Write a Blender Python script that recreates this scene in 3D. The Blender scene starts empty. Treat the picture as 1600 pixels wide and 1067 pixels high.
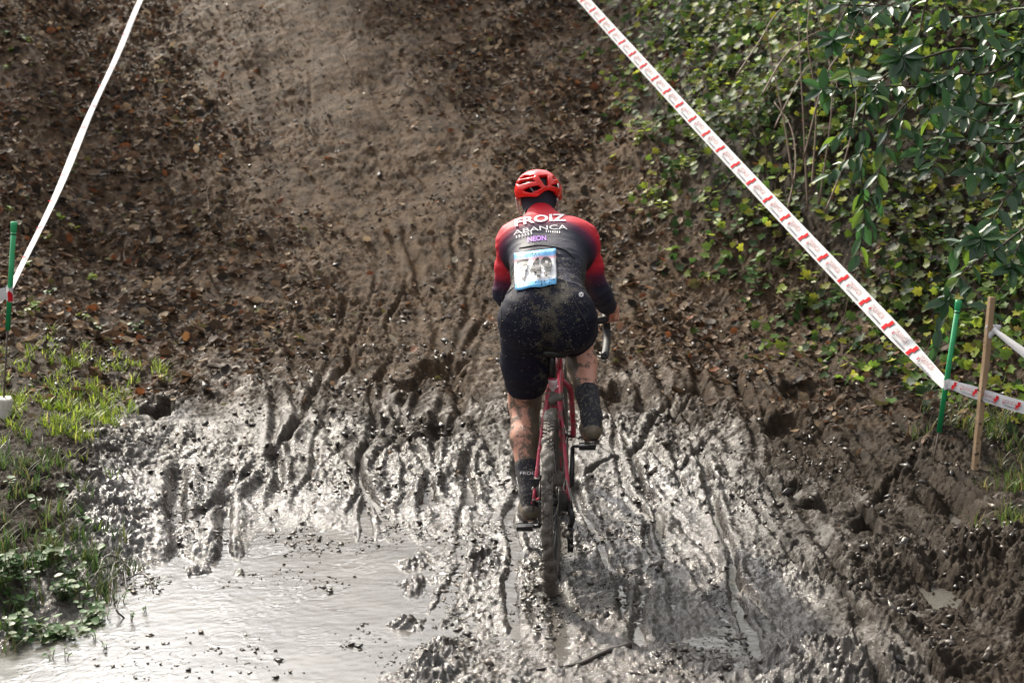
import bpy, bmesh, math, random
import numpy as np
from mathutils import Vector, Matrix, Euler
from mathutils.bvhtree import BVHTree

# ------------------------------------------------------------------ camera, sky, sun, exposure
SC = bpy.context.scene
COL = SC.collection
CAM_H, PITCH, FPX = 1.9, math.radians(10.13), 2300.0
cam_d = bpy.data.cameras.new("camera")
cam = bpy.data.objects.new("camera", cam_d)
COL.objects.link(cam)
cam.location = (0, 0, CAM_H)
cam.rotation_euler = (math.pi / 2 - PITCH, 0, 0)
cam_d.sensor_width = 36.0
cam_d.lens = 36.0 * FPX / 1600.0
cam_d.clip_start, cam_d.clip_end = 0.05, 500
cam_d.dof.use_dof = True
cam_d.dof.focus_distance = 5.75
cam_d.dof.aperture_fstop = 4.0
SC.camera = cam

SUN_EL, SUN_AZ = math.radians(41), math.radians(-32)     # azimuth measured from +Y (uphill) towards +X
world = bpy.data.worlds.new("World")
SC.world = world
world.use_nodes = True
wn = world.node_tree
for n in list(wn.nodes):
    wn.nodes.remove(n)
sky = wn.nodes.new('ShaderNodeTexSky')
sky.sky_type = 'NISHITA'
sky.sun_disc = False
sky.sun_elevation = SUN_EL
sky.sun_rotation = SUN_AZ
sky.air_density, sky.dust_density, sky.ozone_density = 1.0, 9.0, 1.0
hsv = wn.nodes.new('ShaderNodeHueSaturation')
hsv.inputs['Saturation'].default_value = 0.15
bg = wn.nodes.new('ShaderNodeBackground')
bg.inputs['Strength'].default_value = 0.15
wo = wn.nodes.new('ShaderNodeOutputWorld')
# bright broken cloud over the blue
wtc = wn.nodes.new('ShaderNodeTexCoord')
wno = wn.nodes.new('ShaderNodeTexNoise'); wno.inputs['Scale'].default_value = 2.2; wno.inputs['Detail'].default_value = 5
wmr = wn.nodes.new('ShaderNodeMapRange'); wmr.inputs[1].default_value = .35; wmr.inputs[2].default_value = .62; wmr.inputs[3].default_value = .30; wmr.inputs[4].default_value = 1.0
wmx = wn.nodes.new('ShaderNodeMix'); wmx.data_type = 'RGBA'; wmx.blend_type = 'ADD'; wmx.clamp_result = False; wmx.inputs[7].default_value = (3.2, 3.25, 3.4, 1)
wn.links.new(wtc.outputs['Generated'], wno.inputs['Vector']); wn.links.new(wno.outputs[0], wmr.inputs[0]); wn.links.new(wmr.outputs[0], wmx.inputs[0])
wn.links.new(sky.outputs[0], hsv.inputs['Color'])
wn.links.new(hsv.outputs[0], wmx.inputs[6])
wn.links.new(wmx.outputs[2], bg.inputs['Color'])
wn.links.new(bg.outputs[0], wo.inputs['Surface'])
sun_d = bpy.data.lights.new("sun", 'SUN')
sun_d.energy, sun_d.angle, sun_d.color = 5.0, math.radians(2.5), (1.0, 0.90, 0.74)
sun = bpy.data.objects.new("sun", sun_d)
COL.objects.link(sun)
SUN_DIR = Vector((math.sin(SUN_AZ) * math.cos(SUN_EL), math.cos(SUN_AZ) * math.cos(SUN_EL), math.sin(SUN_EL)))
sun.rotation_euler = SUN_DIR.to_track_quat('Z', 'Y').to_euler()
sun.location = SUN_DIR * 40
SC.view_settings.view_transform = 'Standard'
SC.view_settings.look = 'None'
SC.view_settings.gamma = 1.0
SC.view_settings.use_curve_mapping = False
SC.view_settings.exposure = 0.40

# ------------------------------------------------------------------ helpers
random.seed(7)
RNG = np.random.default_rng(11)
CP, SP = math.cos(PITCH), math.sin(PITCH)
def ray(px, py):
    a, b = (px - 800) / FPX, (533.5 - py) / FPX
    return Vector((a, CP + b * SP, -SP + b * CP))
def at(px, py, D):
    "the point D metres up the track that the survey of the photograph put at px, py"
    d = ray(px, py)
    return Vector((0, 0, CAM_H)) + d * (D / d.y)

def tag(o, label=None, cat=None, group=None, kind=None):
    if label: o["label"] = label
    if cat: o["category"] = cat
    if group: o["group"] = group
    if kind: o["kind"] = kind
    return o
def link(name, me, mat=None, parent=None, loc=None):
    o = bpy.data.objects.new(name, me)
    COL.objects.link(o)
    if mat and me is not None and not me.materials: me.materials.append(mat)
    if parent: o.parent = parent
    if loc is not None: o.location = loc
    return o
def empty(name, loc=(0, 0, 0), rz=0.0):
    o = bpy.data.objects.new(name, None)
    COL.objects.link(o)
    o.location = loc
    o.rotation_euler = (0, 0, rz)
    o.empty_display_size = 0.1
    return o
def npmesh(name, V, F, smooth=True):
    "V (n,3) array, F (m,k) index array"
    V = np.asarray(V, np.float32); F = np.asarray(F, np.int32)
    me = bpy.data.meshes.new(name)
    me.vertices.add(len(V)); me.vertices.foreach_set("co", V.ravel())
    k = F.shape[1]
    me.loops.add(F.size); me.loops.foreach_set("vertex_index", F.ravel())
    me.polygons.add(len(F))
    me.polygons.foreach_set("loop_start", np.arange(0, F.size, k, dtype=np.int32))
    me.polygons.foreach_set("loop_total", np.full(len(F), k, np.int32))
    me.update(calc_edges=True)
    me.polygons.foreach_set("use_smooth", np.full(len(F), smooth, bool))
    return me
def pymesh(name, V, F, smooth=True):
    me = bpy.data.meshes.new(name)
    me.from_pydata([tuple(v) for v in V], [], [tuple(f) for f in F])
    me.update()
    for p in me.polygons: p.use_smooth = smooth
    return me
def set_attr(me, name, arr):
    arr = np.asarray(arr, np.float32)
    if arr.ndim == 1:
        a = me.attributes.new(name, 'FLOAT', 'POINT'); a.data.foreach_set("value", arr)
    else:
        if arr.shape[1] == 3: arr = np.hstack([arr, np.ones((len(arr), 1), np.float32)])
        a = me.attributes.new(name, 'FLOAT_COLOR', 'POINT'); a.data.foreach_set("color", arr.ravel())

class MB:
    "collects boxes, tubes and lathes into one mesh"
    def __init__(s): s.v, s.f = [], []
    def add(s, V, F):
        o = len(s.v)
        s.v += [tuple(v) for v in V]; s.f += [tuple(i + o for i in f) for f in F]
        return s
    def tube(s, pts, r, n=10, cap=True):
        pts = [Vector(p) for p in pts]
        rs = r if isinstance(r, (list, tuple)) else [r] * len(pts)
        V, F = [], []
        u = None
        for i, p in enumerate(pts):
            t = (pts[min(i + 1, len(pts) - 1)] - pts[max(i - 1, 0)]).normalized()
            if u is None:
                u = t.cross(Vector((0, 0, 1)) if abs(t.z) < .9 else Vector((1, 0, 0))).normalized()
            else:
                u = (u - t * u.dot(t)).normalized()
            w = t.cross(u)
            for k in range(n):
                a = 2 * math.pi * k / n
                V.append(p + (u * math.cos(a) + w * math.sin(a)) * rs[i])
        for i in range(len(pts) - 1):
            for k in range(n):
                F.append((i * n + k, i * n + (k + 1) % n, (i + 1) * n + (k + 1) % n, (i + 1) * n + k))
        if cap:
            F.append(tuple(range(n))[::-1]); F.append(tuple(range((len(pts) - 1) * n, len(pts) * n)))
        return s.add(V, F)
    def box(s, c, h, rot=None):
        c = Vector(c); V = []
        for z in (-1, 1):
            for x, y in ((-1, -1), (1, -1), (1, 1), (-1, 1)):
                d = Vector((x * h[0], y * h[1], z * h[2]))
                V.append(c + (rot @ d if rot else d))
        return s.add(V, [(3, 2, 1, 0), (4, 5, 6, 7), (0, 1, 5, 4), (1, 2, 6, 5), (2, 3, 7, 6), (3, 0, 4, 7)])
    def lathe(s, c, prof, axis='X', n=48):
        "prof: list of (radius, along); closed ring profile"
        c = Vector(c); V, F = [], []; m = len(prof)
        for k in range(n):
            a = 2 * math.pi * k / n
            for r, x in prof:
                V.append(c + (Vector((x, r * math.cos(a), r * math.sin(a))) if axis == 'X' else Vector((r * math.cos(a), r * math.sin(a), x))))
        for k in range(n):
            for i in range(m):
                F.append((k * m + i, k * m + (i + 1) % m, ((k + 1) % n) * m + (i + 1) % m, ((k + 1) % n) * m + i))
        return s.add(V, F)
    def build(s, name, mat, parent=None, smooth=True, off=(0, 0, 0)):
        me = pymesh(name, [Vector(v) - Vector(off) for v in s.v], s.f, smooth)
        return link(name, me, mat, parent)
def smooth_path(pts, n=8):
    "Catmull-Rom through pts"
    P = [Vector(p) for p in pts]
    P = [P[0] * 2 - P[1]] + P + [P[-1] * 2 - P[-2]]
    out = []
    for i in range(1, len(P) - 2):
        for k in range(n):
            t = k / n
            out.append(.5 * ((2 * P[i]) + (P[i + 1] - P[i - 1]) * t + (2 * P[i - 1] - 5 * P[i] + 4 * P[i + 1] - P[i + 2]) * t * t
                             + (3 * P[i] - P[i - 1] - 3 * P[i + 1] + P[i + 2]) * t ** 3))
    return out + [P[-2].copy()]

# ------------------------------------------------------------------ materials
def nn(nt, t, **kw):
    n = nt.nodes.new('ShaderNode' + t)
    for k, v in kw.items():
        if k.startswith('i_'):
            n.inputs[k[2:].replace('_', ' ')].default_value = v
        else:
            setattr(n, k, v)
    return n
def mat(name, c1, c2=None, rough=.5, scale=20, bump=0, bscale=80, mud=0, mscale=35, metal=0, trans=0, attr=None,
        spec=.5, vary=.0, mudcol=(.075, .058, .042), mudattr=None, rough2=None, detail=4):
    m = bpy.data.materials.new(name); m.use_nodes = True
    nt = m.node_tree; L = nt.links.new
    p = nt.nodes['Principled BSDF']; out = nt.nodes['Material Output']
    tc = nn(nt, 'TexCoord')
    no = nn(nt, 'TexNoise', i_Scale=scale, i_Detail=detail, i_Roughness=.6); L(tc.outputs['Object'], no.inputs['Vector'])
    if attr:
        a = nn(nt, 'Attribute', attribute_name=attr); colout = a.outputs['Color']
        if vary:
            mr = nn(nt, 'MapRange'); mr.inputs[1].default_value = .3; mr.inputs[2].default_value = .7
            mr.inputs[3].default_value = 1 - vary; mr.inputs[4].default_value = 1 + vary; L(no.outputs[0], mr.inputs[0])
            vm = nn(nt, 'VectorMath', operation='SCALE'); L(colout, vm.inputs[0]); L(mr.outputs[0], vm.inputs['Scale']); colout = vm.outputs[0]
    else:
        mr = nn(nt, 'MapRange'); mr.inputs[1].default_value = .35; mr.inputs[2].default_value = .65; L(no.outputs[0], mr.inputs[0])
        mx = nn(nt, 'Mix', data_type='RGBA'); mx.inputs[6].default_value = (*c1, 1); mx.inputs[7].default_value = (*(c2 or c1), 1)
        L(mr.outputs[0], mx.inputs[0]); colout = mx.outputs[2]
    p.inputs['Roughness'].default_value = rough
    p.inputs['Metallic'].default_value = metal
    p.inputs['Specular IOR Level'].default_value = spec
    height = no.outputs[0]
    if rough2 is not None:
        rr = nn(nt, 'MapRange'); rr.inputs[1].default_value = .35; rr.inputs[2].default_value = .65
        rr.inputs[3].default_value = rough; rr.inputs[4].default_value = rough2; L(no.outputs[0], rr.inputs[0]); L(rr.outputs[0], p.inputs['Roughness'])
    if mud or mudattr:
        n2 = nn(nt, 'TexNoise', i_Scale=mscale, i_Detail=8, i_Roughness=.72); L(tc.outputs['Object'], n2.inputs['Vector'])
        src = n2.outputs[0]
        if mudattr:
            ma = nn(nt, 'Attribute', attribute_name=mudattr)
            ad = nn(nt, 'Math', operation='ADD'); L(src, ad.inputs[0]); L(ma.outputs['Fac'], ad.inputs[1]); src = ad.outputs[0]
        r2 = nn(nt, 'MapRange'); lo = .78 - .5 * mud
        r2.inputs[1].default_value = lo; r2.inputs[2].default_value = lo + .07; L(src, r2.inputs[0])
        m2 = nn(nt, 'Mix', data_type='RGBA'); L(r2.outputs[0], m2.inputs[0]); L(colout, m2.inputs[6])
        mc = nn(nt, 'Mix', data_type='RGBA'); mc.inputs[6].default_value = (*[c * .6 for c in mudcol], 1); mc.inputs[7].default_value = (*[c * 1.9 for c in mudcol], 1)
        n3 = nn(nt, 'TexNoise', i_Scale=mscale * 2.3, i_Detail=5); L(tc.outputs['Object'], n3.inputs['Vector']); L(n3.outputs[0], mc.inputs[0])
        L(mc.outputs[2], m2.inputs[7]); colout = m2.outputs[2]
        b2 = nn(nt, 'Bump', i_Strength=.5, i_Distance=.004); L(r2.outputs[0], b2.inputs['Height']); L(b2.outputs[0], p.inputs['Normal'])
    L(colout, p.inputs['Base Color'])
    if bump:
        n4 = nn(nt, 'TexNoise', i_Scale=bscale, i_Detail=5, i_Roughness=.65); L(tc.outputs['Object'], n4.inputs['Vector'])
        b = nn(nt, 'Bump', i_Strength=bump, i_Distance=.004); L(n4.outputs[0], b.inputs['Height'])
        if p.inputs['Normal'].is_linked: L(p.inputs['Normal'].links[0].from_socket, b.inputs['Normal'])
        L(b.outputs[0], p.inputs['Normal'])
    if trans:
        t = nn(nt, 'BsdfTranslucent'); L(colout, t.inputs[0])
        g = nn(nt, 'VectorMath', operation='SCALE'); g.inputs['Scale'].default_value = 1.5; L(colout, g.inputs[0]); L(g.outputs[0], t.inputs[0])
        ms = nn(nt, 'MixShader'); ms.inputs[0].default_value = trans
        L(p.outputs[0], ms.inputs[1]); L(t.outputs[0], ms.inputs[2]); L(ms.outputs[0], out.inputs['Surface'])
    return m

# ------------------------------------------------------------------ gradient noise
_perm = RNG.permutation(256); _perm = np.concatenate([_perm, _perm, _perm])
_ga = RNG.uniform(0, 2 * np.pi, 256); _gx, _gy = np.cos(_ga), np.sin(_ga)
def perlin(x, y, seed=0):
    x = np.asarray(x, np.float64) + seed * 17.13; y = np.asarray(y, np.float64) + seed * 9.71
    xi = np.floor(x).astype(np.int64); yi = np.floor(y).astype(np.int64)
    xf, yf = x - xi, y - yi; xi &= 255; yi &= 255
    u = xf * xf * xf * (xf * (xf * 6 - 15) + 10); v = yf * yf * yf * (yf * (yf * 6 - 15) + 10)
    def g(ix, iy, fx, fy):
        h = _perm[_perm[ix] + iy]; return _gx[h] * fx + _gy[h] * fy
    a = g(xi, yi, xf, yf); b = g(xi + 1, yi, xf - 1, yf); c = g(xi, yi + 1, xf, yf - 1); d = g(xi + 1, yi + 1, xf - 1, yf - 1)
    return ((a + u * (b - a)) + v * ((c + u * (d - c)) - (a + u * (b - a)))) * 1.5
def sstep(a, b, x):
    t = np.clip((x - a) / (b - a), 0, 1); return t * t * (3 - 2 * t)
def splus(x, k):
    return k * np.logaddexp(0, x / k)
# ------------------------------------------------------------------ the ground: flat muddy hollow, ruts, bank
def gp(px, py, z=0.0):
    d = ray(px, py); t = (z - CAM_H) / d.z
    return d.x * t, d.y * t
_VY = [3.0, 4.87, 5.06, 5.31, 5.58, 5.8, 6.64, 7.4, 8.4, 10, 13, 20]
_VX = [-1.75, -1.69, -1.54, -1.48, -1.46, -1.52, -1.68, -1.9, -2.2, -2.9, -3.6, -5]
def verge(x, y):                                   # metres to the left of the mud's edge
    return np.interp(y, _VY, _VX) - x
def bank_r(x, y):                                  # metres behind the foot of the right-hand bank
    return np.minimum((x - 0.9) * .855 + (y - 10.3) * .519, x - .95 + .07 * (y - 10.3))
def track_c(y):                                    # the worn track bends left as it climbs
    return np.interp(y, [4, 9, 11, 14, 20], [.0, -.25, -.9, -2.05, -4])
# ruts: x at three distances, half width, depth, first and last y
RUTS = []
def rut(p0, p1, w, dep, z=0.03, wig=.03, p2=None):
    a, b = gp(*p0, z), gp(*p1, z)
    pts = [a, b] + ([gp(*p2, z)] if p2 else [])
    pts.sort(key=lambda q: q[1]); RUTS.append(([q[0] for q in pts], [q[1] for q in pts], w, dep, wig))
rut((575, 850), (566, 735), .026, .10, wig=.012, p2=(600, 640))
rut((432, 770), (425, 640), .03, .09)
rut((275, 890), (282, 745), .050, .15, .05, .02)
rut((345, 885), (362, 750), .034, .13, .05, .02)
rut((1172, 1000), (1098, 735), .024, .11, wig=.02, p2=(1060, 660))
rut((1045, 850), (990, 730), .026, .08)
rut((1000, 990), (1010, 880), .03, .05)
rut((1310, 900), (1150, 640), .035, .08)
rut((1365, 1067), (1340, 960), .04, .13, .05)
rut((1230, 820), (1130, 620), .03, .07)
rut((1075, 700), (1000, 560), .045, .10, .1)
rut((1120, 680), (1060, 570), .04, .10, .1)
rut((1010, 660), (960, 580), .045, .09, .1)
rut((640, 830), (440, 590), .035, .08, .08, .04)
rut((700, 790), (530, 590), .035, .07, .08, .04)
rut((760, 700), (640, 520), .04, .07, .1, .05)
rut((720, 640), (600, 500), .035, .05, .12, .05)
rut((690, 800), (640, 700), .03, .05, .05, .04)
rut((740, 780), (720, 620), .035, .06, .06, .05)
rut((500, 620), (430, 520), .03, .05, .12, .04)
rut((455, 700), (470, 540), .022, .05, .1, .04)
rut((520, 700), (390, 590), .03, .05, .08, .04)
rut((880, 1010), (868, 930), .034, .045, .0, .01)
rut((866, 945), (905, 640), .030, .03, .02, .02)
rut((1285, 700), (1280, 610), .06, .10, .1, .03)
rut((1480, 900), (1330, 720), .05, .07, .05, .06)
rut((1590, 900), (1400, 700), .05, .06, .06, .06)
_r = random.Random(5)
for i in range(16):
    x0 = _r.uniform(-.9, 1.6); y0 = _r.uniform(6.2, 8.0); ln = _r.uniform(.7, 2.0); sl = _r.uniform(-.22, .14)
    RUTS.append(([x0, x0 + sl * ln], [y0, y0 + ln], _r.uniform(.016, .036), _r.uniform(.02, .055), _r.uniform(.02, .06)))
for i in range(19):                                # long wandering tyre lines
    x0 = -1.35 + 3.5 * (i + _r.uniform(-.3, .3)) / 18; y0 = _r.uniform(4.2, 5.4) if x0 > -.25 else _r.uniform(5.9, 6.7); ln = _r.uniform(2.4, 4.4); sl = _r.uniform(-.10, .06) - .06 * x0
    RUTS.append(([x0, x0 + sl * ln * .5 + _r.uniform(-.05, .05), x0 + sl * ln], [y0, y0 + ln / 2, y0 + ln], _r.uniform(.016, .028), _r.uniform(.04, .085), _r.uniform(.03, .07)))
for i in range(12):                                # lines that cross the others
    x0 = _r.uniform(-1.0, 1.6); y0 = _r.uniform(5.6, 7.6); ln = _r.uniform(.9, 1.8); sl = _r.choice((-1, 1)) * _r.uniform(.25, .6)
    RUTS.append(([x0, x0 + sl * ln], [y0, y0 + ln], _r.uniform(.018, .03), _r.uniform(.05, .09), _r.uniform(.03, .08)))
for i in range(18):                                # tyre lines scored down the bank
    y0 = _r.uniform(8.0, 12); ln = _r.uniform(1.0, 3.0); x0 = float(track_c(y0)) + _r.uniform(-1.3, 1.2); sl = -.30 + _r.uniform(-.25, .3)
    RUTS.append(([x0, x0 + sl * ln], [y0, y0 + ln], _r.uniform(.02, .05), _r.uniform(.008, .03), _r.uniform(.02, .05)))
HOLES = [(250, 680, .05, .085, .16), (962, 655, .04, .075, .09), (1240, 645, .1, .09, .08), (1225, 695, .06, .10, .09),
         (700, 615, .1, .12, .09), (640, 640, .08, .10, .07), (1085, 650, .08, .08, .07), (1480, 800, .06, .12, .06), (1290, 800, .04, .07, .09),
         (1235, 770, .04, .06, .06), (820, 720, .05, .07, .04), (690, 690, .06, .10, .06), (905, 560, .12, .1, .05), (1350, 830, .05, .07, .08)]
BUMPS = [(640, 905, .085, .065), (625, 965, .08, .06), (690, 1010, .09, .075), (670, 1050, .12, .07), (300, 880, .07, .07), (375, 885, .05, .06), (338, 850, .08, .06),
         (762, 868, .07, .055), (1492, 958, .075, .10), (1400, 990, .10, .07), (1330, 1040, .14, .09), (1240, 1020, .12, .05), (1470, 1040, .09, .07),
         (730, 900, .05, .025), (1560, 870, .2, .10), (1590, 960, .15, .09), (650, 870, .07, .05)]
def ground_full(x, y):
    x = np.asarray(x, np.float64); y = np.asarray(y, np.float64)
    wx = x + .05 * perlin(x * 2.2, y * 2.2, 3) + .015 * perlin(x * 9, y * 9, 4)
    wy = y + .06 * perlin(x * 2.0, y * 2.0, 5) + .015 * perlin(x * 9, y * 9, 6)
    v = verge(wx, wy); br = bank_r(wx, wy)
    z = .13 * splus(wy - 6.7, .25) + .37 * splus(wy - 9.7, .35) - .46 * splus(wy - 15.6, .5)
    z += .20 * sstep(-.05, .55, v) + .30 * sstep(.3, 3.0, v) * sstep(7, 10, y)
    rb = .95 * splus(br, .14)
    z = z + np.minimum(rb, 4.2 + .15 * rb) * (1 - .45 * sstep(10, 15, y))
    z += .05 * sstep(1.75, 2.3, x) * (1 - sstep(8, 9, y))
    # level of the flat: wet film round the bicycle, a shade higher to the right and uphill
    z += .020 - (.0215 - .0125 * sstep(-.55, -.15, wx)) * (1 - sstep(5.9, 6.9, wy + .25 * perlin(x * 1.7, y * 1.7, 51))) * (1 - sstep(.50, 1.2, wx)) * (1 - sstep(-.25, .0, v)) + .035 * sstep(.45, 1.1, wx) * (1 - sstep(8, 9, y)) + .045 * sstep(-1.0, -1.35, wx) * sstep(5.55, 5.85, wy)
    z -= .060 * np.exp(-(((wx + 1.15) / .62) ** 2 + ((wy - 4.85) / .72) ** 2) ** 1.5)
    z -= .034 * np.exp(-(((wx + .62) / .42) ** 2 + ((wy - 5.35) / .7) ** 2) ** 1.5)
    z -= .075 * np.exp(-(((wx - 1.56) / .20) ** 2 + ((wy - 5.12) / .26) ** 2) ** 1.5)
    z -= .03 * np.exp(-(((wx - .85) / .25) ** 2 + ((wy - 4.7) / .4) ** 2) ** 1.5)
    flat = (1 - sstep(6.1, 7.4, wy)) * (1 - sstep(.55, 1.25, wx)) * (1 - sstep(-.12, .05, v))
    onb = sstep(9.2, 10.6, wy)
    trk = np.exp(-((wx - track_c(wy)) / 1.15) ** 4)
    amp = .20 + .80 * (1 - flat) + .22 * flat * sstep(-.5, .1, wx)
    amp *= 1 - .10 * onb
    n1 = perlin(wx * 2.6, wy * 2.0, 11); n2 = 1 - np.abs(perlin(wx * 6.5, wy * 4.2, 12)) * 2; n3 = perlin(wx * 14, wy * 13, 13)
    cr = 1 - np.clip(np.abs(perlin(wx * 11, wy * 10, 18)) * 3.2, 0, 1)
    n4 = 1 - np.abs(perlin(wx * 24, wy * 20, 14)) * 2; n5 = perlin(wx * 52, wy * 46, 15)
    n6 = perlin(wx * 95, wy * 85, 17)
    cr2 = 1 - np.clip(np.abs(perlin(wx * 33, wy * 27, 19)) * 3, 0, 1)
    patch = (1 - .45 * onb * trk) * (.55 + .75 * sstep(-.35, .45, perlin(wx * 1.5, wy * 1.5, 16)))
    mid = sstep(5.9, 7.0, wy) * (1 - .85 * sstep(8.3, 9.9, wy)) * (1 - sstep(.0, .3, v)) * (1 - sstep(-.1, .3, br)) * (1 - .6 * sstep(1.1, 1.7, x) * (1 - sstep(7.2, 8.2, y)))
    fan = x + .4 * (wx - x) + .10 * (wy - 6.5) * perlin(wx * .5, wy * .35, 52) + .22 * np.clip(wy - 9, 0, 9)
    sA = 1 - np.abs(perlin(fan * 4.6, wy * .55, 53)) * 2; sB = perlin(fan * 10.5, wy * 1.1, 54); sC = 1 - np.abs(perlin(fan * 19, wy * 2.2, 55)) * 2
    grain = 1 - .30 * mid
    z += amp * patch * (.022 * n1 + grain * (.014 * n2 + .013 * n3 - .012 * cr + .0095 * n4 - .006 * cr2) + (.0105 * n5 + .006 * n6))
    z += mid * (.6 + .5 * patch) * (.015 * sA + .011 * sB + .007 * sC) * .8
    z += flat * (.013 * perlin(wx * 2.4, wy * 5.5, 58) * sstep(-1.25, -.5, wx) + .007 * n1 + .0055 * n3 + .0045 * n5 + .0034 * n6)
    rutz = np.zeros_like(z)
    for xs, ys, w, dep, wig in RUTS:
        m = (y > ys[0] - .35) & (y < ys[-1] + .35) & (x > min(xs) - .5) & (x < max(xs) + .5)
        if not m.any(): continue
        yy = wy[m]; xq = x[m] + .35 * (wx[m] - x[m])
        xc = np.interp(yy, ys, xs) + (xs[-1] - xs[-2]) / max(ys[-1] - ys[-2], .1) * np.clip(yy - ys[-1], 0, 1) + wig * perlin(yy * 1.6, yy * 0 + xs[0] * 7, 21)
        d = xq - xc
        win = sstep(ys[0] - .25, ys[0] + .15, yy) * (1 - sstep(ys[-1] - .15, ys[-1] + .3, yy))
        dd = dep * (.58 - .16 * sstep(6.3, 7.2, yy)) * (1 + .22 * perlin(yy * 5, yy * 0 + xs[0] * 3, 22)); ww = w * .78 * (1 + .18 * perlin(yy * 6, yy * 0 + xs[0], 23))
        dd = dd * (.35 + .75 * sstep(-.35, .35, perlin(yy * 1.4, yy * 0 + xs[0] * 5, 24)))
        tread = .0035 * np.tanh(3 * np.sin(2 * np.pi * (yy + .5 * np.abs(d)) / .034)) * np.exp(-(d / ww) ** 2)
        rutz[m] += win * (tread + -dd * np.exp(-np.abs(d / ww) ** 3) + (.30 * dd * np.exp(-((np.abs(d) - 2.0 * ww) / (.95 * ww)) ** 2)))
    z += rutz
    for px, py, zz, r, dep in HOLES:
        cx, cy = gp(px, py, zz); q = (((wx - cx) / r) ** 2 + ((wy - cy) / (r * 1.5)) ** 2) * (1 + .5 * n3 + .3 * n1)
        q = np.maximum(q, 0)
        z += -dep * np.exp(-q ** 2) + .14 * dep * np.exp(-((np.sqrt(q) - 1.35) / .35) ** 2)
    for px, py, r, h in BUMPS:
        cx, cy = gp(px, py, h * .5); q = ((wx - cx) / r) ** 2 + ((wy - cy) / (r * 1.1)) ** 2
        z += h * .75 * np.exp(-q ** 1.2) * (.8 + .55 * np.clip(n3, -.8, .8) + .3 * n5)
    # the furrow the rear tyre is pressing
    z -= .02 * np.exp(-((x - .165) / .035) ** 2) * np.exp(-((y - 5.3) / .5) ** 2)
    dry = np.clip(.75 * sstep(5.9, 9.0, wy + .35 * perlin(x * 1.1, y * .8, 62)) + .25 * sstep(8, 10, wy) + .15 * (1 - sstep(-.3, .3, n1)) * (1 - flat) + sstep(0.1, .5, v) + .72 * sstep(.75, 1.6, wx) + sstep(-.2, .1, br), 0, 1)
    return z, 1 - dry, onb, flat
def ground_z(x, y):
    return ground_full(np.atleast_1d(np.asarray(x, float)), np.atleast_1d(np.asarray(y, float)))[0]
def gz(x, y): return float(ground_z(x, y)[0])

ys = [4.2]
while ys[-1] < 15.6: ys.append(ys[-1] * 1.00160)
ys = np.array([-45, -25, -12, -6, -2, 0, 1.5, 2.5, 3.2, 3.7, 4.0] + ys + [15.75, 16, 16.4, 17, 18, 20, 24, 30, 45, 80, 140])
u = np.linspace(-1, 1, 720); ext = np.array([.3, .8, 1.6, 3, 5, 8, 13, 20, 35, 60, 110.])
YE = np.clip(ys, 4.2, 15.6)[:, None]
X = np.hstack([-(.40 * YE + ext[::-1][None]), u[None] * .40 * YE, .40 * YE + ext[None]])
Y = np.repeat(ys[:, None], X.shape[1], 1)
Z, WET, ONB, FLAT = ground_full(X.ravel(), Y.ravel())
R, C = X.shape
ii = np.arange(R * C).reshape(R, C)
F = np.stack([ii[:-1, :-1].ravel(), ii[:-1, 1:].ravel(), ii[1:, 1:].ravel(), ii[1:, :-1].ravel()], 1)
me = npmesh("ground", np.stack([X.ravel(), Y.ravel(), Z], 1), F)
set_attr(me, "wet", WET); set_attr(me, "bank", np.clip(.75 * sstep(6.6, 9.4, Y.ravel() + .5 * perlin(X.ravel() * 1.3, Y.ravel() * 1.3, 59)) + .25 * ONB, 0, 1)); set_attr(me, "film", FLAT); set_attr(me, "veg", .85 * np.clip(sstep(.0, .6, bank_r(X.ravel(), Y.ravel())), 0, 1))

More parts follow.
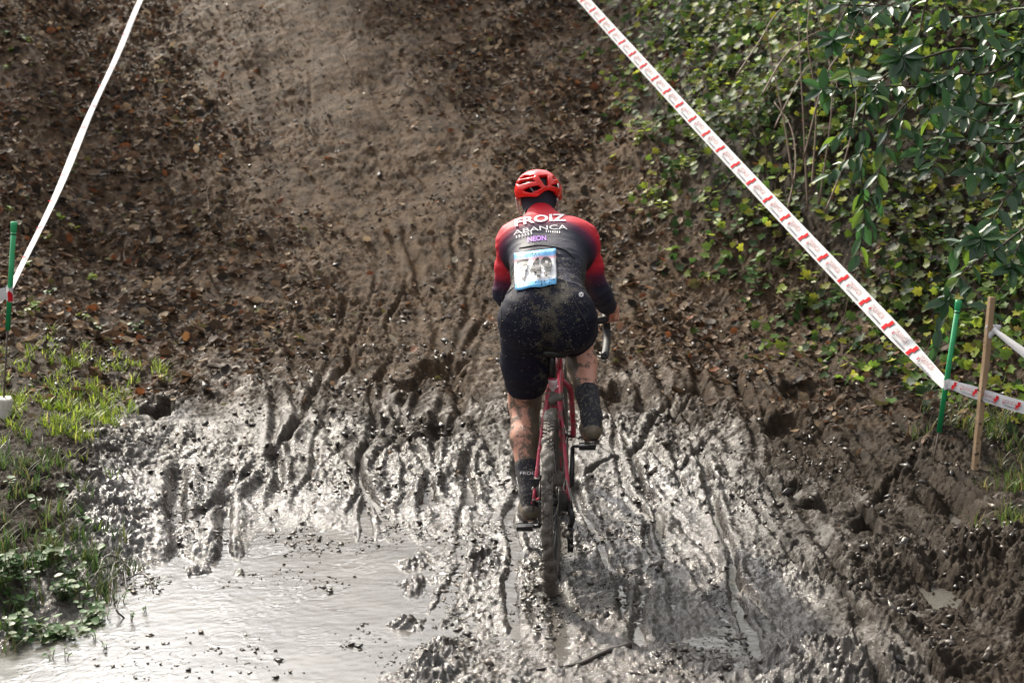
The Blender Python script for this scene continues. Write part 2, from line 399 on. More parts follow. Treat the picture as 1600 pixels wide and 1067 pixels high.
def ground_mat():
    m = bpy.data.materials.new("mud"); m.use_nodes = True; nt = m.node_tree; L = nt.links.new
    p = nt.nodes['Principled BSDF']; tc = nn(nt, 'TexCoord')
    wet = nn(nt, 'Attribute', attribute_name='wet'); bank = nn(nt, 'Attribute', attribute_name='bank'); film = nn(nt, 'Attribute', attribute_name='film')
    n1 = nn(nt, 'TexNoise', i_Scale=7, i_Detail=8, i_Roughness=.7); n2 = nn(nt, 'TexNoise', i_Scale=55, i_Detail=6, i_Roughness=.7)
    n3 = nn(nt, 'TexNoise', i_Scale=1.3, i_Detail=4)
    for n in (n1, n2, n3): L(tc.outputs['Object'], n.inputs['Vector'])
    def mr(src, a, b, c, d):
        r = nn(nt, 'MapRange'); L(src, r.inputs[0])
        for k, v in zip((1, 2, 3, 4), (a, b, c, d)): r.inputs[k].default_value = v
        return r.outputs[0]
    def mix(f, a, b):
        x = nn(nt, 'Mix', data_type='RGBA')
        if isinstance(f, float): x.inputs[0].default_value = f
        else: L(f, x.inputs[0])
        for s, c in ((6, a), (7, b)):
            if isinstance(c, tuple): x.inputs[s].default_value = (*c, 1)
            else: L(c, x.inputs[s])
        return x.outputs[2]
    mudc = mix(mr(n1.outputs[0], .35, .68, 0, 1), (.012, .0088, .006), (.050, .036, .024))
    soil = mix(mr(n1.outputs[0], .32, .68, 0, 1), (.019, .012, .007), (.112, .068, .036))
    soil = mix(mr(n2.outputs[0], .55, .8, 0, 1), soil, (.18, .118, .066))
    c = mix(bank.outputs['Fac'], mudc, soil)
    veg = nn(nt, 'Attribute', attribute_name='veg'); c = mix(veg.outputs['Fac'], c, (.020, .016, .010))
    c = mix(mr(n2.outputs[0], .3, .5, .6, 0), c, (.012, .010, .008))
    L(c, p.inputs['Base Color'])
    # water standing in the pores: patches of film, matt between them
    w1 = nn(nt, 'Math', operation='MULTIPLY_ADD'); L(n1.outputs[0], w1.inputs[0]); w1.inputs[1].default_value = 1.5; L(wet.outputs['Fac'], w1.inputs[2])
    w2 = nn(nt, 'Math', operation='MULTIPLY_ADD'); L(n2.outputs[0], w2.inputs[0]); w2.inputs[1].default_value = .9; L(w1.outputs[0], w2.inputs[2])
    pores = mr(w2.outputs[0], 1.48, 2.12, 0, 1)
    L(mr(pores, 0, 1, .74, .13), p.inputs['Roughness'])
    L(mr(pores, 0, 1, .12, .85), p.inputs['Specular IOR Level'])
    b1 = nn(nt, 'Bump', i_Distance=.014, i_Strength=.8); L(n2.outputs[0], b1.inputs['Height']); L(mr(wet.outputs['Fac'], 0, 1, .9, .6), b1.inputs['Strength'])
    n4 = nn(nt, 'TexNoise', i_Scale=150, i_Detail=4, i_Roughness=.6); L(tc.outputs['Object'], n4.inputs['Vector'])
    b2 = nn(nt, 'Bump', i_Distance=.006, i_Strength=.7); L(n4.outputs[0], b2.inputs['Height']); L(b1.outputs[0], b2.inputs['Normal'])
    L(b2.outputs[0], p.inputs['Normal'])
    return m
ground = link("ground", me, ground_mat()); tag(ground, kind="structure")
# smoothed normals of the slope, for things that lie on it
def slope_n(x, y, e=.06):
    zx = (ground_z(x + e, y) - ground_z(x - e, y)) / (2 * e); zy = (ground_z(x, y + e) - ground_z(x, y - e)) / (2 * e)
    n = np.stack([-zx, -zy, np.ones_like(zx)], 1)
    return n / np.linalg.norm(n, axis=1, keepdims=True)

# ------------------------------------------------------------------ standing water with rings of rain on it
wxs = np.linspace(-2.6, 2.3, 500); wys = np.concatenate([np.arange(2.5, 4.4, .05), np.arange(4.4, 7.0, (.0085))])
WX, WY = np.meshgrid(wxs, wys)
WZ = .0008 * perlin(WX * 8, WY * 10, 31) + .0006 * perlin(WX * 26, WY * 34, 32)
_r = random.Random(9)
for i in range(420):
    cx, cy = _r.uniform(-1.9, 1.9), _r.uniform(4.4, 6.3); rr = _r.uniform(.008, .055) * (1.3 if cx < -.4 else .6)
    m = (np.abs(WX - cx) < rr + .03) & (np.abs(WY - cy) < rr + .03)
    d = np.sqrt((WX[m] - cx) ** 2 + (WY[m] - cy) ** 2)
    WZ[m] += .0022 * np.cos((d - rr) * 2 * np.pi / .016) * np.exp(-((d - rr) / .011) ** 2)
R2, C2 = WX.shape; ii = np.arange(R2 * C2).reshape(R2, C2)
Fw = np.stack([ii[:-1, :-1].ravel(), ii[:-1, 1:].ravel(), ii[1:, 1:].ravel(), ii[1:, :-1].ravel()], 1)
# keep the sheet only where it lies above the mud
GW = ground_z(WX.ravel(), WY.ravel())
keep = (GW[Fw].min(1) < .006)
used = np.unique(Fw[keep]); remap = np.full(R2 * C2, -1); remap[used] = np.arange(len(used))
wm = npmesh("puddle", np.stack([WX.ravel(), WY.ravel(), WZ.ravel()], 1)[used], remap[Fw[keep]])
water_m = mat("murky_water", (.068, .062, .054), (.108, .099, .087), rough=.06, scale=2.2, spec=1.0, bump=.22, bscale=110)
tag(link("puddle", wm, water_m), kind="structure")
# ------------------------------------------------------------------ leaf templates and scatter
def leaf_tpl(kind):
    "verts (n,3) with the stalk at the origin and the tip along +Y, unit length; triangles"
    if kind == 'oval':                                  # folded along the midrib, 8 tris
        ts = [(0, .03), (.25, .30), (.55, .34), (.82, .18)]
        V = [(0, 0, 0)]
        for t, w in ts[1:]: V += [(-w * .75, t, .10 * w + .03), (0, t, -.03), (w * .75, t, .10 * w + .03)]
        V += [(0, 1.0, -.09)]
        F = [(0, 2, 1), (0, 3, 2), (1, 2, 5), (1, 5, 4), (2, 3, 6), (2, 6, 5), (4, 5, 8), (4, 8, 7), (5, 6, 9), (5, 9, 8), (7, 8, 10), (8, 9, 10)]
    elif kind == 'curl':                                # dead leaf, cupped
        V = [(0, 0, .10), (-.26, .25, .16), (0, .28, 0), (.26, .25, .12), (-.34, .62, .22), (0, .62, .02), (.33, .62, .16), (0, 1.0, .20)]
        F = [(0, 2, 1), (0, 3, 2), (1, 2, 5), (1, 5, 4), (2, 3, 6), (2, 6, 5), (4, 5, 7), (5, 6, 7)]
    elif kind == 'ivy':                                 # five lobes
        P = [(0, 0), (.30, -.06), (.46, .22), (.30, .34), (.44, .62), (.17, .66), (0, 1.0), (-.17, .66), (-.44, .62), (-.30, .34), (-.46, .22), (-.30, -.06)]
        V = [(0, .38, -.04)] + [(x, y, .10 * abs(x) - .05 * (y - .4)) for x, y in P]
        F = [(0, i, i % 12 + 1) for i in range(1, 13)]
    elif kind == 'round':                               # small toothed round leaf
        n = 9; V = [(0, .48, -.05)]
        for k in range(n):
            a = 2 * math.pi * k / n - math.pi / 2; r = .5 if k % 2 == 0 else .42
            V.append((r * math.cos(a), .5 + r * math.sin(a), .06 * abs(math.cos(a))))
        F = [(0, k + 1, (k + 1) % n + 1) for k in range(n)]
    return np.array(V, float), np.array(F, int)
def frames(N, heading, tilt_rand, rng):
    "rotation matrices with local Z near N, local Y spun to heading"
    n = N + tilt_rand[:, None] * rng.normal(size=N.shape); n /= np.linalg.norm(n, axis=1, keepdims=True)
    h = np.stack([np.cos(heading), np.sin(heading), np.zeros_like(heading)], 1)
    y = h - n * (h * n).sum(1, keepdims=True); y /= np.linalg.norm(y, axis=1, keepdims=True) + 1e-9
    x = np.cross(y, n)
    return np.stack([x, y, n], 2)
def scatter(name, tpl, P, Rm, S, colr, material, smooth=True, xs=None):
    V, F = leaf_tpl(tpl) if isinstance(tpl, str) else tpl
    W = np.repeat(V[None], len(P), 0) * S[:, None, None]
    if xs is not None: W[:, :, 0] *= xs[:, None]
    W = np.einsum('nij,nkj->nki', Rm, W) + P[:, None, :]
    FF = (F[None] + (np.arange(len(P)) * len(V))[:, None, None]).reshape(-1, F.shape[1])
    me = npmesh(name, W.reshape(-1, 3), FF, smooth)
    set_attr(me, "col", np.repeat(colr, len(V), 0))
    return link(name, me, material)
def palette(cols, n, rng, weights=None, jitter=.25):
    c = np.array(cols)[rng.choice(len(cols), n, p=weights)]
    return np.clip(c * (1 + jitter * rng.normal(size=(n, 1))), .004, .6)
dead_m = mat("dead_leaf", None, attr="col", rough=.6, trans=.25, vary=.35, scale=60, spec=.14)
ivy_m = mat("ivy_leaf", None, attr="col", rough=.50, trans=.45, vary=.25, scale=45, spec=.22)
grass_m = mat("grass_blade", None, attr="col", rough=.45, trans=.42, spec=.4)

def sample_ground(n, y0, y1, dens, rng, xr=.44):
    y = np.sqrt(rng.uniform(y0 ** 2, y1 ** 2, n)); x = rng.uniform(-xr, xr, n) * y
    k = rng.uniform(size=n) < dens(x, y)
    return x[k], y[k]
# ---- leaf litter on the bank and down the edges of the mud
rng = np.random.default_rng(21)
def lit_d(x, y):
    tr = np.exp(-((x - track_c(y)) / 1.0) ** 4)
    d = sstep(7.4, 9.8, y + .55 * np.clip(-x - 1.0, 0, 3) + .8 * sstep(.9, 1.8, x)) * (1 - .88 * tr) * (1 - .7 * sstep(-.5, .3, bank_r(x, y)))
    d *= .35 + .9 * sstep(-.4, .4, perlin(x * 1.4, y * 1.4, 41))
    return np.clip(d, 0, 1)
x, y = sample_ground(82000, 6.3, 15.5, lit_d, rng)
n = len(x)
N = slope_n(x, y)
P = np.stack([x, y, ground_z(x, y) + .004 + .012 * rng.random(n)], 1)
S = np.clip(np.exp(rng.normal(-3.05, .38, n)), .02, .11) * (1 - .35 * np.exp(-((x - track_c(y)) / 1.1) ** 4))
colr = .95 * palette([(.048, .029, .018), (.085, .050, .030), (.14, .092, .056), (.25, .185, .12), (.024, .017, .012), (.13, .048, .02), (.09, .08, .03)], n, rng,
               [.28, .22, .13, .08, .22, .04, .03])
litter = scatter("leaf_litter", 'curl', P, frames(N, rng.uniform(0, 6.28, n), np.full(n, .42), rng), S, colr, dead_m)
tag(litter, "brown dead leaves carpeting the bank beside the muddy track", "leaf litter", kind="stuff")
# ---- trampled leaf crumbs and chopped straw over the whole track
def crumb_d(x, y): return np.clip(.15 + .85 * sstep(6.0, 8.6, y), 0, 1) * (.3 + .7 * sstep(-.3, .4, perlin(x * 2, y * 2, 43)))
x, y = sample_ground(26000, 5.6, 15.5, crumb_d, rng)
k = verge(x, y) < 1.2; x, y = x[k], y[k]; n = len(x)
P = np.stack([x, y, ground_z(x, y) + .003], 1)
colr = palette([(.055, .036, .024), (.11, .072, .044), (.18, .125, .08), (.028, .021, .016)], n, rng, [.4, .3, .12, .18])
o = scatter("leaf_crumbs", 'curl', P, frames(slope_n(x, y), rng.uniform(0, 6.28, n), np.full(n, .5), rng), rng.uniform(.008, .026, n), colr, dead_m)
tag(o, "crumbled leaf scraps trodden into the brown track", "leaf scraps", kind="stuff")
# ---- clods of mud
ico = bmesh.new(); bmesh.ops.create_icosphere(ico, subdivisions=1, radius=1)
icoV = np.array([v.co[:] for v in ico.verts]); icoF = np.array([[v.index for v in f.verts] for f in ico.faces]); ico.free()
icoV = icoV * (1 + .28 * np.random.default_rng(3).normal(size=(len(icoV), 1))); icoV[:, 2] *= .7
def clod_d(x, y):
    wet = (1 - sstep(6.0, 7.2, y)) * (1 - sstep(.5, 1.2, x))
    return np.clip((1 - .93 * wet) * sstep(-.2, .5, perlin(x * 2.6, y * 2.6, 44)) * (1 - .92 * sstep(8.2, 9.8, y)), 0, 1)
x, y = sample_ground(24000, 4.4, 12.5, clod_d, rng)
k = (verge(x, y) < .6) & (bank_r(x, y) < .1); x, y = x[k], y[k]; n = len(x)
S = np.exp(rng.normal(-4.75, .5, n)); S = np.clip(S, .003, .026)
P = np.stack([x, y, ground_z(x, y) + S * .25], 1)
Rm = frames(slope_n(x, y), rng.uniform(0, 6.28, n), np.full(n, .6), rng)
colr = palette([(.030, .025, .021), (.050, .041, .033), (.075, .058, .043)], n, rng)
clod_m = mat("wet_clod", None, attr="col", rough=.32, vary=.4, scale=60, bump=.6, bscale=110)
o = scatter("mud_crumbs", (icoV, icoF), P, Rm, S, colr, clod_m)
tag(o, "small wet lumps of churned mud scattered along the ruts", "mud lumps", kind="stuff")

# flakes of mud lying in the shallow water
def flake_d(x, y):
    return np.clip(sstep(-.1, .5, perlin(x * 3.1, y * 2.4, 61)) * (1 - .75 * sstep(-.45, -1.0, x) * sstep(5.6, 5.0, y)), 0, 1) * (verge(x, y) < .02)
x, y = sample_ground(15000, 4.45, 6.7, flake_d, rng, .30)
k = x < .8; x, y = x[k], y[k]; n = len(x)
S = np.clip(np.exp(rng.normal(-5.35, .55, n)), .0016, .016)
P = np.stack([x, y, np.maximum(ground_z(x, y), 0) + S * .1], 1)
flat_ico = icoV * np.array([1.5, .9, .5])
colr = palette([(.022, .018, .015), (.045, .037, .030), (.09, .072, .054)], n, rng)
o = scatter("mud_flakes", (flat_ico, icoF), P, frames(np.tile([0, 0, 1.0], (n, 1)), rng.normal(0, .5, n), np.full(n, .25), rng), S, colr, clod_m)
tag(o, "flecks of dark mud lying in the shallow silty water", "mud flecks", kind="stuff")

# ---- ivy over the right-hand bank
rng = np.random.default_rng(22)
def ivy_d(x, y):
    b = bank_r(x, y)
    d = sstep(-.25, .25, b + .35 * sstep(9.4, 8.6, y) + .22 * perlin(x * 2.2, y * 2.2, 45)) * (.45 + .55 * sstep(-.35, .15, perlin(x * 1.7, y * 1.7, 46)))
    return np.clip(d * (.30 + .70 * sstep(.25, 1.0, b + .8 * sstep(9.2, 8.4, y))), 0, 1)
x, y = sample_ground(66000, 7.0, 15.3, ivy_d, rng); n = len(x)
b = bank_r(x, y)
lift = .012 + (.02 + .20 * rng.random(n) ** 1.6) * sstep(-.1, .8, b)
N = slope_n(x, y, .15)
P = np.stack([x, y, ground_z(x, y)], 1) + N * lift[:, None]
N2 = N * .6 + np.array([-.1, -.35, .35])
S = rng.uniform(.036, .078, n)
pn = perlin(x * .9, y * .9, 47)
colr = palette([(.022, .048, .012), (.046, .088, .016), (.09, .145, .02), (.16, .205, .024), (.25, .26, .03), (.08, .065, .02)], n, rng, [.20, .26, .22, .16, .11, .05])
colr *= (1 + .9 * pn)[:, None].clip(.4, 1.9)
ivy = scatter("ivy", 'ivy', P, frames(N2, rng.uniform(0, 6.28, n), np.full(n, .45), rng), S, np.clip(colr, .004, .4), ivy_m)
tag(ivy, "dark and yellow green ivy covering the steep bank behind the striped tape", "ivy", kind="stuff")

# ---- grass
def grass(name, pts, hgt, cols, rng, weights=None, lean=1.0):
    n = len(pts); seg = 4
    h = hgt * rng.uniform(.45, 1.15, n); a = rng.uniform(0, 6.28, n); bend = rng.uniform(.15, 1.0, n) * lean; w = rng.uniform(.0018, .0038, n)
    t = np.linspace(0, 1, seg + 1)
    dirx, diry = np.cos(a), np.sin(a)
    cx = pts[:, 0:1] + dirx[:, None] * (bend * h)[:, None] * t ** 2; cy = pts[:, 1:2] + diry[:, None] * (bend * h)[:, None] * t ** 2
    cz = pts[:, 2:3] + h[:, None] * (t - .35 * bend[:, None] * t ** 2) - .01
    ww = w[:, None] * (1 - t ** 2 * .95)
    L_ = np.stack([cx - diry[:, None] * ww, cy + dirx[:, None] * ww, cz], 2); R_ = np.stack([cx + diry[:, None] * ww, cy - dirx[:, None] * ww, cz], 2)
    V = np.stack([L_, R_], 2).reshape(n, -1, 3)
    F = np.array([(2 * i, 2 * i + 1, 2 * i + 3, 2 * i + 2) for i in range(seg)])
    FF = (F[None] + (np.arange(n) * (2 * seg + 2))[:, None, None]).reshape(-1, 4)
    me = npmesh(name, V.reshape(-1, 3), FF)
    c = palette(cols, n, rng, weights)
    set_attr(me, "col", np.repeat(c, 2 * seg + 2, 0))
    return link(name, me, grass_m)
rng = np.random.default_rng(23)
def tuft_points(list_px, rng):
    out = []
    for px, py, z, cnt, rad in list_px:
        cx, cy = gp(px, py, z)
        for k in range(max(1, cnt // 14)):
            tx, ty = cx + rng.normal() * rad, cy + rng.normal() * rad * 1.2
            m = 14; out.append(np.stack([tx + rng.normal(size=m) * .018, ty + rng.normal(size=m) * .018], 1))
    p = np.concatenate(out); p = np.hstack([p, ground_z(p[:, 0], p[:, 1])[:, None]])
    return p
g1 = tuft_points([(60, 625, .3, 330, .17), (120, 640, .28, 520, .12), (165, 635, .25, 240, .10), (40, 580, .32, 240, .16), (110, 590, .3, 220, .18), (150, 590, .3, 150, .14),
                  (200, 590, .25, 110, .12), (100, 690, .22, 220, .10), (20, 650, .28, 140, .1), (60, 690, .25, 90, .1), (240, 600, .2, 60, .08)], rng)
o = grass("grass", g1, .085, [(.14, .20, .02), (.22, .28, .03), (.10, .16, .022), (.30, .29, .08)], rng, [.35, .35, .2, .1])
tag(o, "bright sunlit grass beside the green stake with the pale block at its foot", "grass", kind="stuff")
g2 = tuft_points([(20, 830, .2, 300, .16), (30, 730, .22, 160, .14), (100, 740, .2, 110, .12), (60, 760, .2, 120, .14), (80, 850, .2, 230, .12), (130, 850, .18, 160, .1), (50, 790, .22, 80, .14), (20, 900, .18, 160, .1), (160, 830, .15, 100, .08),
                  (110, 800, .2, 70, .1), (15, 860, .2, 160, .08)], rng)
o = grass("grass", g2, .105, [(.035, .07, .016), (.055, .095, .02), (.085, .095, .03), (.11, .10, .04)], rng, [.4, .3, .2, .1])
tag(o, "thin dull green grass on the shaded verge above the clump of weeds", "grass", kind="stuff")
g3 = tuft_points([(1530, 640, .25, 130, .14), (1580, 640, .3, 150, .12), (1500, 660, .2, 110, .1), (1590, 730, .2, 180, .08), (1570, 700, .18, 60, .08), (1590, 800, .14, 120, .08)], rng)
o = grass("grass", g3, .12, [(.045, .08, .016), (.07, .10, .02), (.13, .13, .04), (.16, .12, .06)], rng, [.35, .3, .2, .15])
tag(o, "straggly grass round the foot of the wooden stake", "grass", kind="stuff")
# ------------------------------------------------------------------ implicit surfaces for body and clothes
class Field:
    def __init__(s, lo, hi, h):
        s.lo = np.array(lo, float); s.h = h
        s.n = np.ceil((np.array(hi) - s.lo) / h).astype(int) + 1
        s.f = np.full(s.n, .2, np.float32)
    def _blk(s, lo, hi):
        a = np.clip(((np.array(lo) - s.lo) / s.h).astype(int) - 1, 0, s.n - 1); b = np.clip(((np.array(hi) - s.lo) / s.h).astype(int) + 3, 1, s.n)
        sl = tuple(slice(i, j) for i, j in zip(a, b))
        ax = [s.lo[i] + s.h * np.arange(a[i], b[i]) for i in range(3)]
        return sl, np.meshgrid(*ax, indexing='ij')
    def _smin(s, sl, d, k):
        a = s.f[sl]; h = np.maximum(k - np.abs(a - d), 0) / k
        s.f[sl] = np.minimum(a, d) - h * h * k * .25
    def cone(s, a, ra, b, rb, k=.03, inf=0.0, m=.07):
        "tapered capsule"
        a, b = np.array(a, float), np.array(b, float); ra += inf; rb += inf; r = max(ra, rb) + m
        sl, (X, Y, Z) = s._blk(np.minimum(a, b) - r, np.maximum(a, b) + r)
        ab = b - a; L = max((ab ** 2).sum(), 1e-9)
        t = np.clip(((X - a[0]) * ab[0] + (Y - a[1]) * ab[1] + (Z - a[2]) * ab[2]) / L, 0, 1)
        d = np.sqrt((X - a[0] - t * ab[0]) ** 2 + (Y - a[1] - t * ab[1]) ** 2 + (Z - a[2] - t * ab[2]) ** 2) - (ra + (rb - ra) * t)
        s._smin(sl, d, k); return s
    def ell(s, c, r, k=.02, inf=0.0, rot=None, m=.06, cut=False):
        c = np.array(c, float); r = np.array(r, float) + inf; R = r.max() + m
        sl, (X, Y, Z) = s._blk(c - R, c + R)
        q = np.stack([X - c[0], Y - c[1], Z - c[2]], -1)
        if rot is not None: q = q @ np.array(rot)          # world -> local
        kk = np.sqrt(((q / r) ** 2).sum(-1)); k2 = np.sqrt(((q / r ** 2) ** 2).sum(-1)) + 1e-9
        d = kk * (kk - 1) / k2
        if cut: s.f[sl] = np.maximum(s.f[sl], -d)
        else: s._smin(sl, d, k)
        return s
    def clip(s, p, n):
        "keep the side n points to"
        n = np.array(n, float); n /= np.linalg.norm(n)
        ax = [s.lo[i] + s.h * np.arange(s.n[i]) for i in range(3)]
        d = -((ax[0] - p[0]) * n[0])[:, None, None] - ((ax[1] - p[1]) * n[1])[None, :, None] - ((ax[2] - p[2]) * n[2])[None, None, :]
        s.f = np.maximum(s.f, d.astype(np.float32)); return s
    def mesh(s, name, off=(0, 0, 0), relax=2):
        f = s.f; nx, ny, nz = f.shape; ins = f < 0
        acc = np.zeros((nx - 1, ny - 1, nz - 1, 3), np.float32); cnt = np.zeros((nx - 1, ny - 1, nz - 1), np.int16)
        cs = [(i, j, k) for i in (0, 1) for j in (0, 1) for k in (0, 1)]
        def sub(A, c): return A[c[0]:nx - 1 + c[0], c[1]:ny - 1 + c[1], c[2]:nz - 1 + c[2]]
        for c in cs:
            for ax in range(3):
                if c[ax] == 0:
                    c2 = tuple(v + (1 if q == ax else 0) for q, v in enumerate(c))
                    A, B = sub(f, c), sub(f, c2); m = (A < 0) != (B < 0)
                    t = A[m] / (A[m] - B[m])
                    p = np.tile(np.array(c, np.float32), (len(t), 1)); p[:, ax] += t
                    acc[m] += p; cnt[m] += 1
        act = cnt > 0; idx = np.full(act.shape, -1, np.int64); idx[act] = np.arange(act.sum())
        V = (np.argwhere(act) + acc[act] / cnt[act][:, None]) * s.h + s.lo
        Fs = []
        for ax in range(3):
            a1, a2 = [(1, 2), (2, 0), (0, 1)][ax]
            sl0 = [slice(0, None)] * 3; sl1 = [slice(0, None)] * 3; sl0[ax] = slice(0, -1); sl1[ax] = slice(1, None)
            A, B = ins[tuple(sl0)], ins[tuple(sl1)]
            e = np.argwhere(A != B)
            e = e[(e[:, a1] > 0) & (e[:, a2] > 0) & (e[:, a1] < f.shape[a1] - 1) & (e[:, a2] < f.shape[a2] - 1)]
            if not len(e): continue
            u_, v_ = np.zeros(3, int), np.zeros(3, int); u_[a1] = 1; v_[a2] = 1
            q = np.stack([idx[tuple((e - u_ - v_).T)], idx[tuple((e - v_).T)], idx[tuple(e.T)], idx[tuple((e - u_).T)]], 1)
            fl = ~A[tuple(e.T)]
            q[fl] = q[fl][:, ::-1]; Fs.append(q)
        F = np.concatenate(Fs); F = F[(F >= 0).all(1)]
        for _ in range(relax):
            S = np.zeros_like(V); c = np.zeros(len(V))
            for i, j in ((0, 1), (1, 2), (2, 3), (3, 0)):
                np.add.at(S, F[:, i], V[F[:, j]]); np.add.at(S, F[:, j], V[F[:, i]]); np.add.at(c, F[:, i], 1); np.add.at(c, F[:, j], 1)
            V = .5 * V + .5 * S / np.maximum(c, 1)[:, None]
        return npmesh(name, V - np.array(off), F), V

def wrinkle(me_, V, fn):
    "push the cloth in and out along its normals"
    N = np.empty(len(V) * 3, np.float32); me_.vertices.foreach_get("normal", N); N = N.reshape(-1, 3)
    W = V + N * fn(V)[:, None]
    me_.vertices.foreach_set("co", (W - np.array(OFF)).astype(np.float32).ravel()); me_.update()
# ------------------------------------------------------------------ the rider
BX, BY, HEAD = .157, 5.40, math.radians(-4.0)      # foot of the rear wheel, heading a little to the right
OFF = (BX, BY, 0.0)
rider = empty("cyclist", OFF)
tag(rider, "cyclist seen from behind in red and navy long sleeved jersey, riding crouched over the handlebar", "person")
HIPL, HIPR = (.067, 5.64, .965), (.207, 5.64, .965)
KNL, KNR = (.052, 5.87, .60), (.268, 5.98, .855)
CAL, CAR = (.052, 5.765, .475), (.282, 5.85, .765)
ANL, ANR = (.072, 5.635, .275), (.312, 5.635, .595)
SHL, SHR = (.014, 6.02, 1.235), (.280, 6.02, 1.24)
ELL_, ELR = (-.028, 6.11, 1.02), (.350, 6.11, 1.03)
WRL, WRR = (.005, 6.265, .945), (.412, 6.255, .935)
HC = np.array((.113, 6.27, 1.413))
def torso(F, inf=0.0):
    F.ell((.070, 5.598, .992), (.110, .108, .117), .035, inf); F.ell((.207, 5.598, .992), (.110, .108, .117), .035, inf)
    F.cone((.10, 5.70, 1.00), .105, (.175, 5.70, 1.00), .105, .05, inf)
    F.cone((.095, 5.66, 1.05), .090, (.100, 5.82, 1.145), .083, .05, inf); F.cone((.180, 5.66, 1.05), .090, (.188, 5.82, 1.145), .083, .05, inf)
    F.cone((.100, 5.82, 1.145), .083, (.082, 5.99, 1.215), .100, .05, inf); F.cone((.188, 5.82, 1.145), .083, (.212, 5.99, 1.215), .100, .05, inf)
    F.cone((.05, 6.02, 1.235), .076, (.245, 6.02, 1.24), .076, .05, inf)
    F.cone(SHL, .062, (.115, 6.12, 1.285), .064, .05, inf); F.cone(SHR, .062, (.145, 6.12, 1.285), .064, .05, inf)
def arms(F, inf=0.0, end=1.0):
    for sh, el, wr in ((SHL, ELL_, WRL), (SHR, ELR, WRR)):
        mid = np.array(sh) * .5 + np.array(el) * .5
        w2 = np.array(el) + (np.array(wr) - np.array(el)) * end
        F.cone(sh, .058, mid, .050, .03, inf); F.cone(mid, .050, el, .042, .03, inf)
        fm = np.array(el) * .65 + w2 * .35
        F.cone(el, .044, fm, .044, .02, inf); F.cone(fm, .044, w2, .031 + .010 * (1 - end) * 3, .02, inf)
def legs(F, inf=0.0, part='all'):
    for hp, kn, ca, an in ((HIPL, KNL, CAL, ANL), (HIPR, KNR, CAR, ANR)):
        mid = np.array(hp) * .5 + np.array(kn) * .5
        if part in ('all', 'thigh'):
            F.cone(hp, .108, mid, .090, .03, inf); F.cone(mid, .090, kn, .064, .03, inf)
        if part in ('all', 'shank'):
            F.cone(kn, .060, ca, .057, .03, inf); F.cone(ca, .057, an, .036, .03, inf)
def hand(F, w, bar, side):
    "palm over the hood, four fingers closed round it, thumb on the inside"
    w = np.array(w); b = np.array(bar)
    pal = b + np.array((0, -.022, .024))
    F.cone(w, .028, pal + np.array((side * .012, 0, 0)), .021, .02, m=.03); F.cone(w, .026, pal + np.array((-side * .012, 0, -.004)), .020, .02, m=.03)
    F.cone(pal + np.array((-.014, .02, 0)), .018, pal + np.array((.014, .02, 0)), .018, .015, m=.03)
    for k, (ln, dz) in enumerate(((.024, .000), (.026, -.014), (.024, -.030), (.019, -.046))):
        a = b + np.array((side * .020, .006 - k * .002, .020 + dz)); c = a + np.array((side * .012, ln, -.008)); e = c + np.array((-side * .028, ln * .35, -.006)); g = e + np.array((-side * .016, -ln * .5, -.004))
        F.cone(a, .0098, c, .0092, .006, m=.02); F.cone(c, .0092, e, .0085, .004, m=.02); F.cone(e, .0085, g, .0075, .004, m=.02)
    t0 = pal + np.array((-side * .014, .0, -.006)); t1 = b + np.array((-side * .026, .022, .006)); t2 = t1 + np.array((side * .004, .028, -.010))
    F.cone(t0, .013, t1, .011, .01, m=.02); F.cone(t1, .011, t2, .009, .004, m=.02)
HANDR, HANDL = (.4265, 6.300, .902), (.0265, 6.330, .902)
body = Field((-.16, 5.42, .08), (.52, 6.48, 1.60), .0058)
torso(body, -.003); arms(body, -.002); legs(body)
hand(body, WRL, HANDL, -1); hand(body, WRR, HANDR, 1)
for an, heel, ball in ((ANL, (.072, 5.60, .215), (.070, 5.81, .165)), (ANR, (.312, 5.595, .54), (.316, 5.80, .51))):
    body.cone(an, .036, heel, .03, .02); body.cone(heel, .03, ball, .03, .03)
body.cone((.126, 6.12, 1.285), .056, (.116, 6.235, 1.372), .056, .03)
body.ell(HC, (.074, .092, .098), .03)
body.ell(HC + (0, .035, -.055), (.055, .062, .062), .03)                               # jaw
body.cone(HC + (0, .088, .005), .008, HC + (0, .112, -.028), .013, .015, m=.03)        # nose
body.ell(HC + (0, .086, -.068), (.024, .012, .008), .012, m=.03)                        # lips
body.cone(HC + (-.035, .082, .022), .008, HC + (.035, .082, .022), .008, .012, m=.03)  # brow
for s_ in (-1, 1):
    body.ell(HC + (s_ * .076, -.005, -.02), (.009, .020, .031), .008, m=.03)           # ears
    body.ell(HC + (s_ * .032, .090, .004), (.015, .012, .010), .005, m=.03, cut=True)  # eye sockets
bm_, bv = body.mesh("body", OFF)
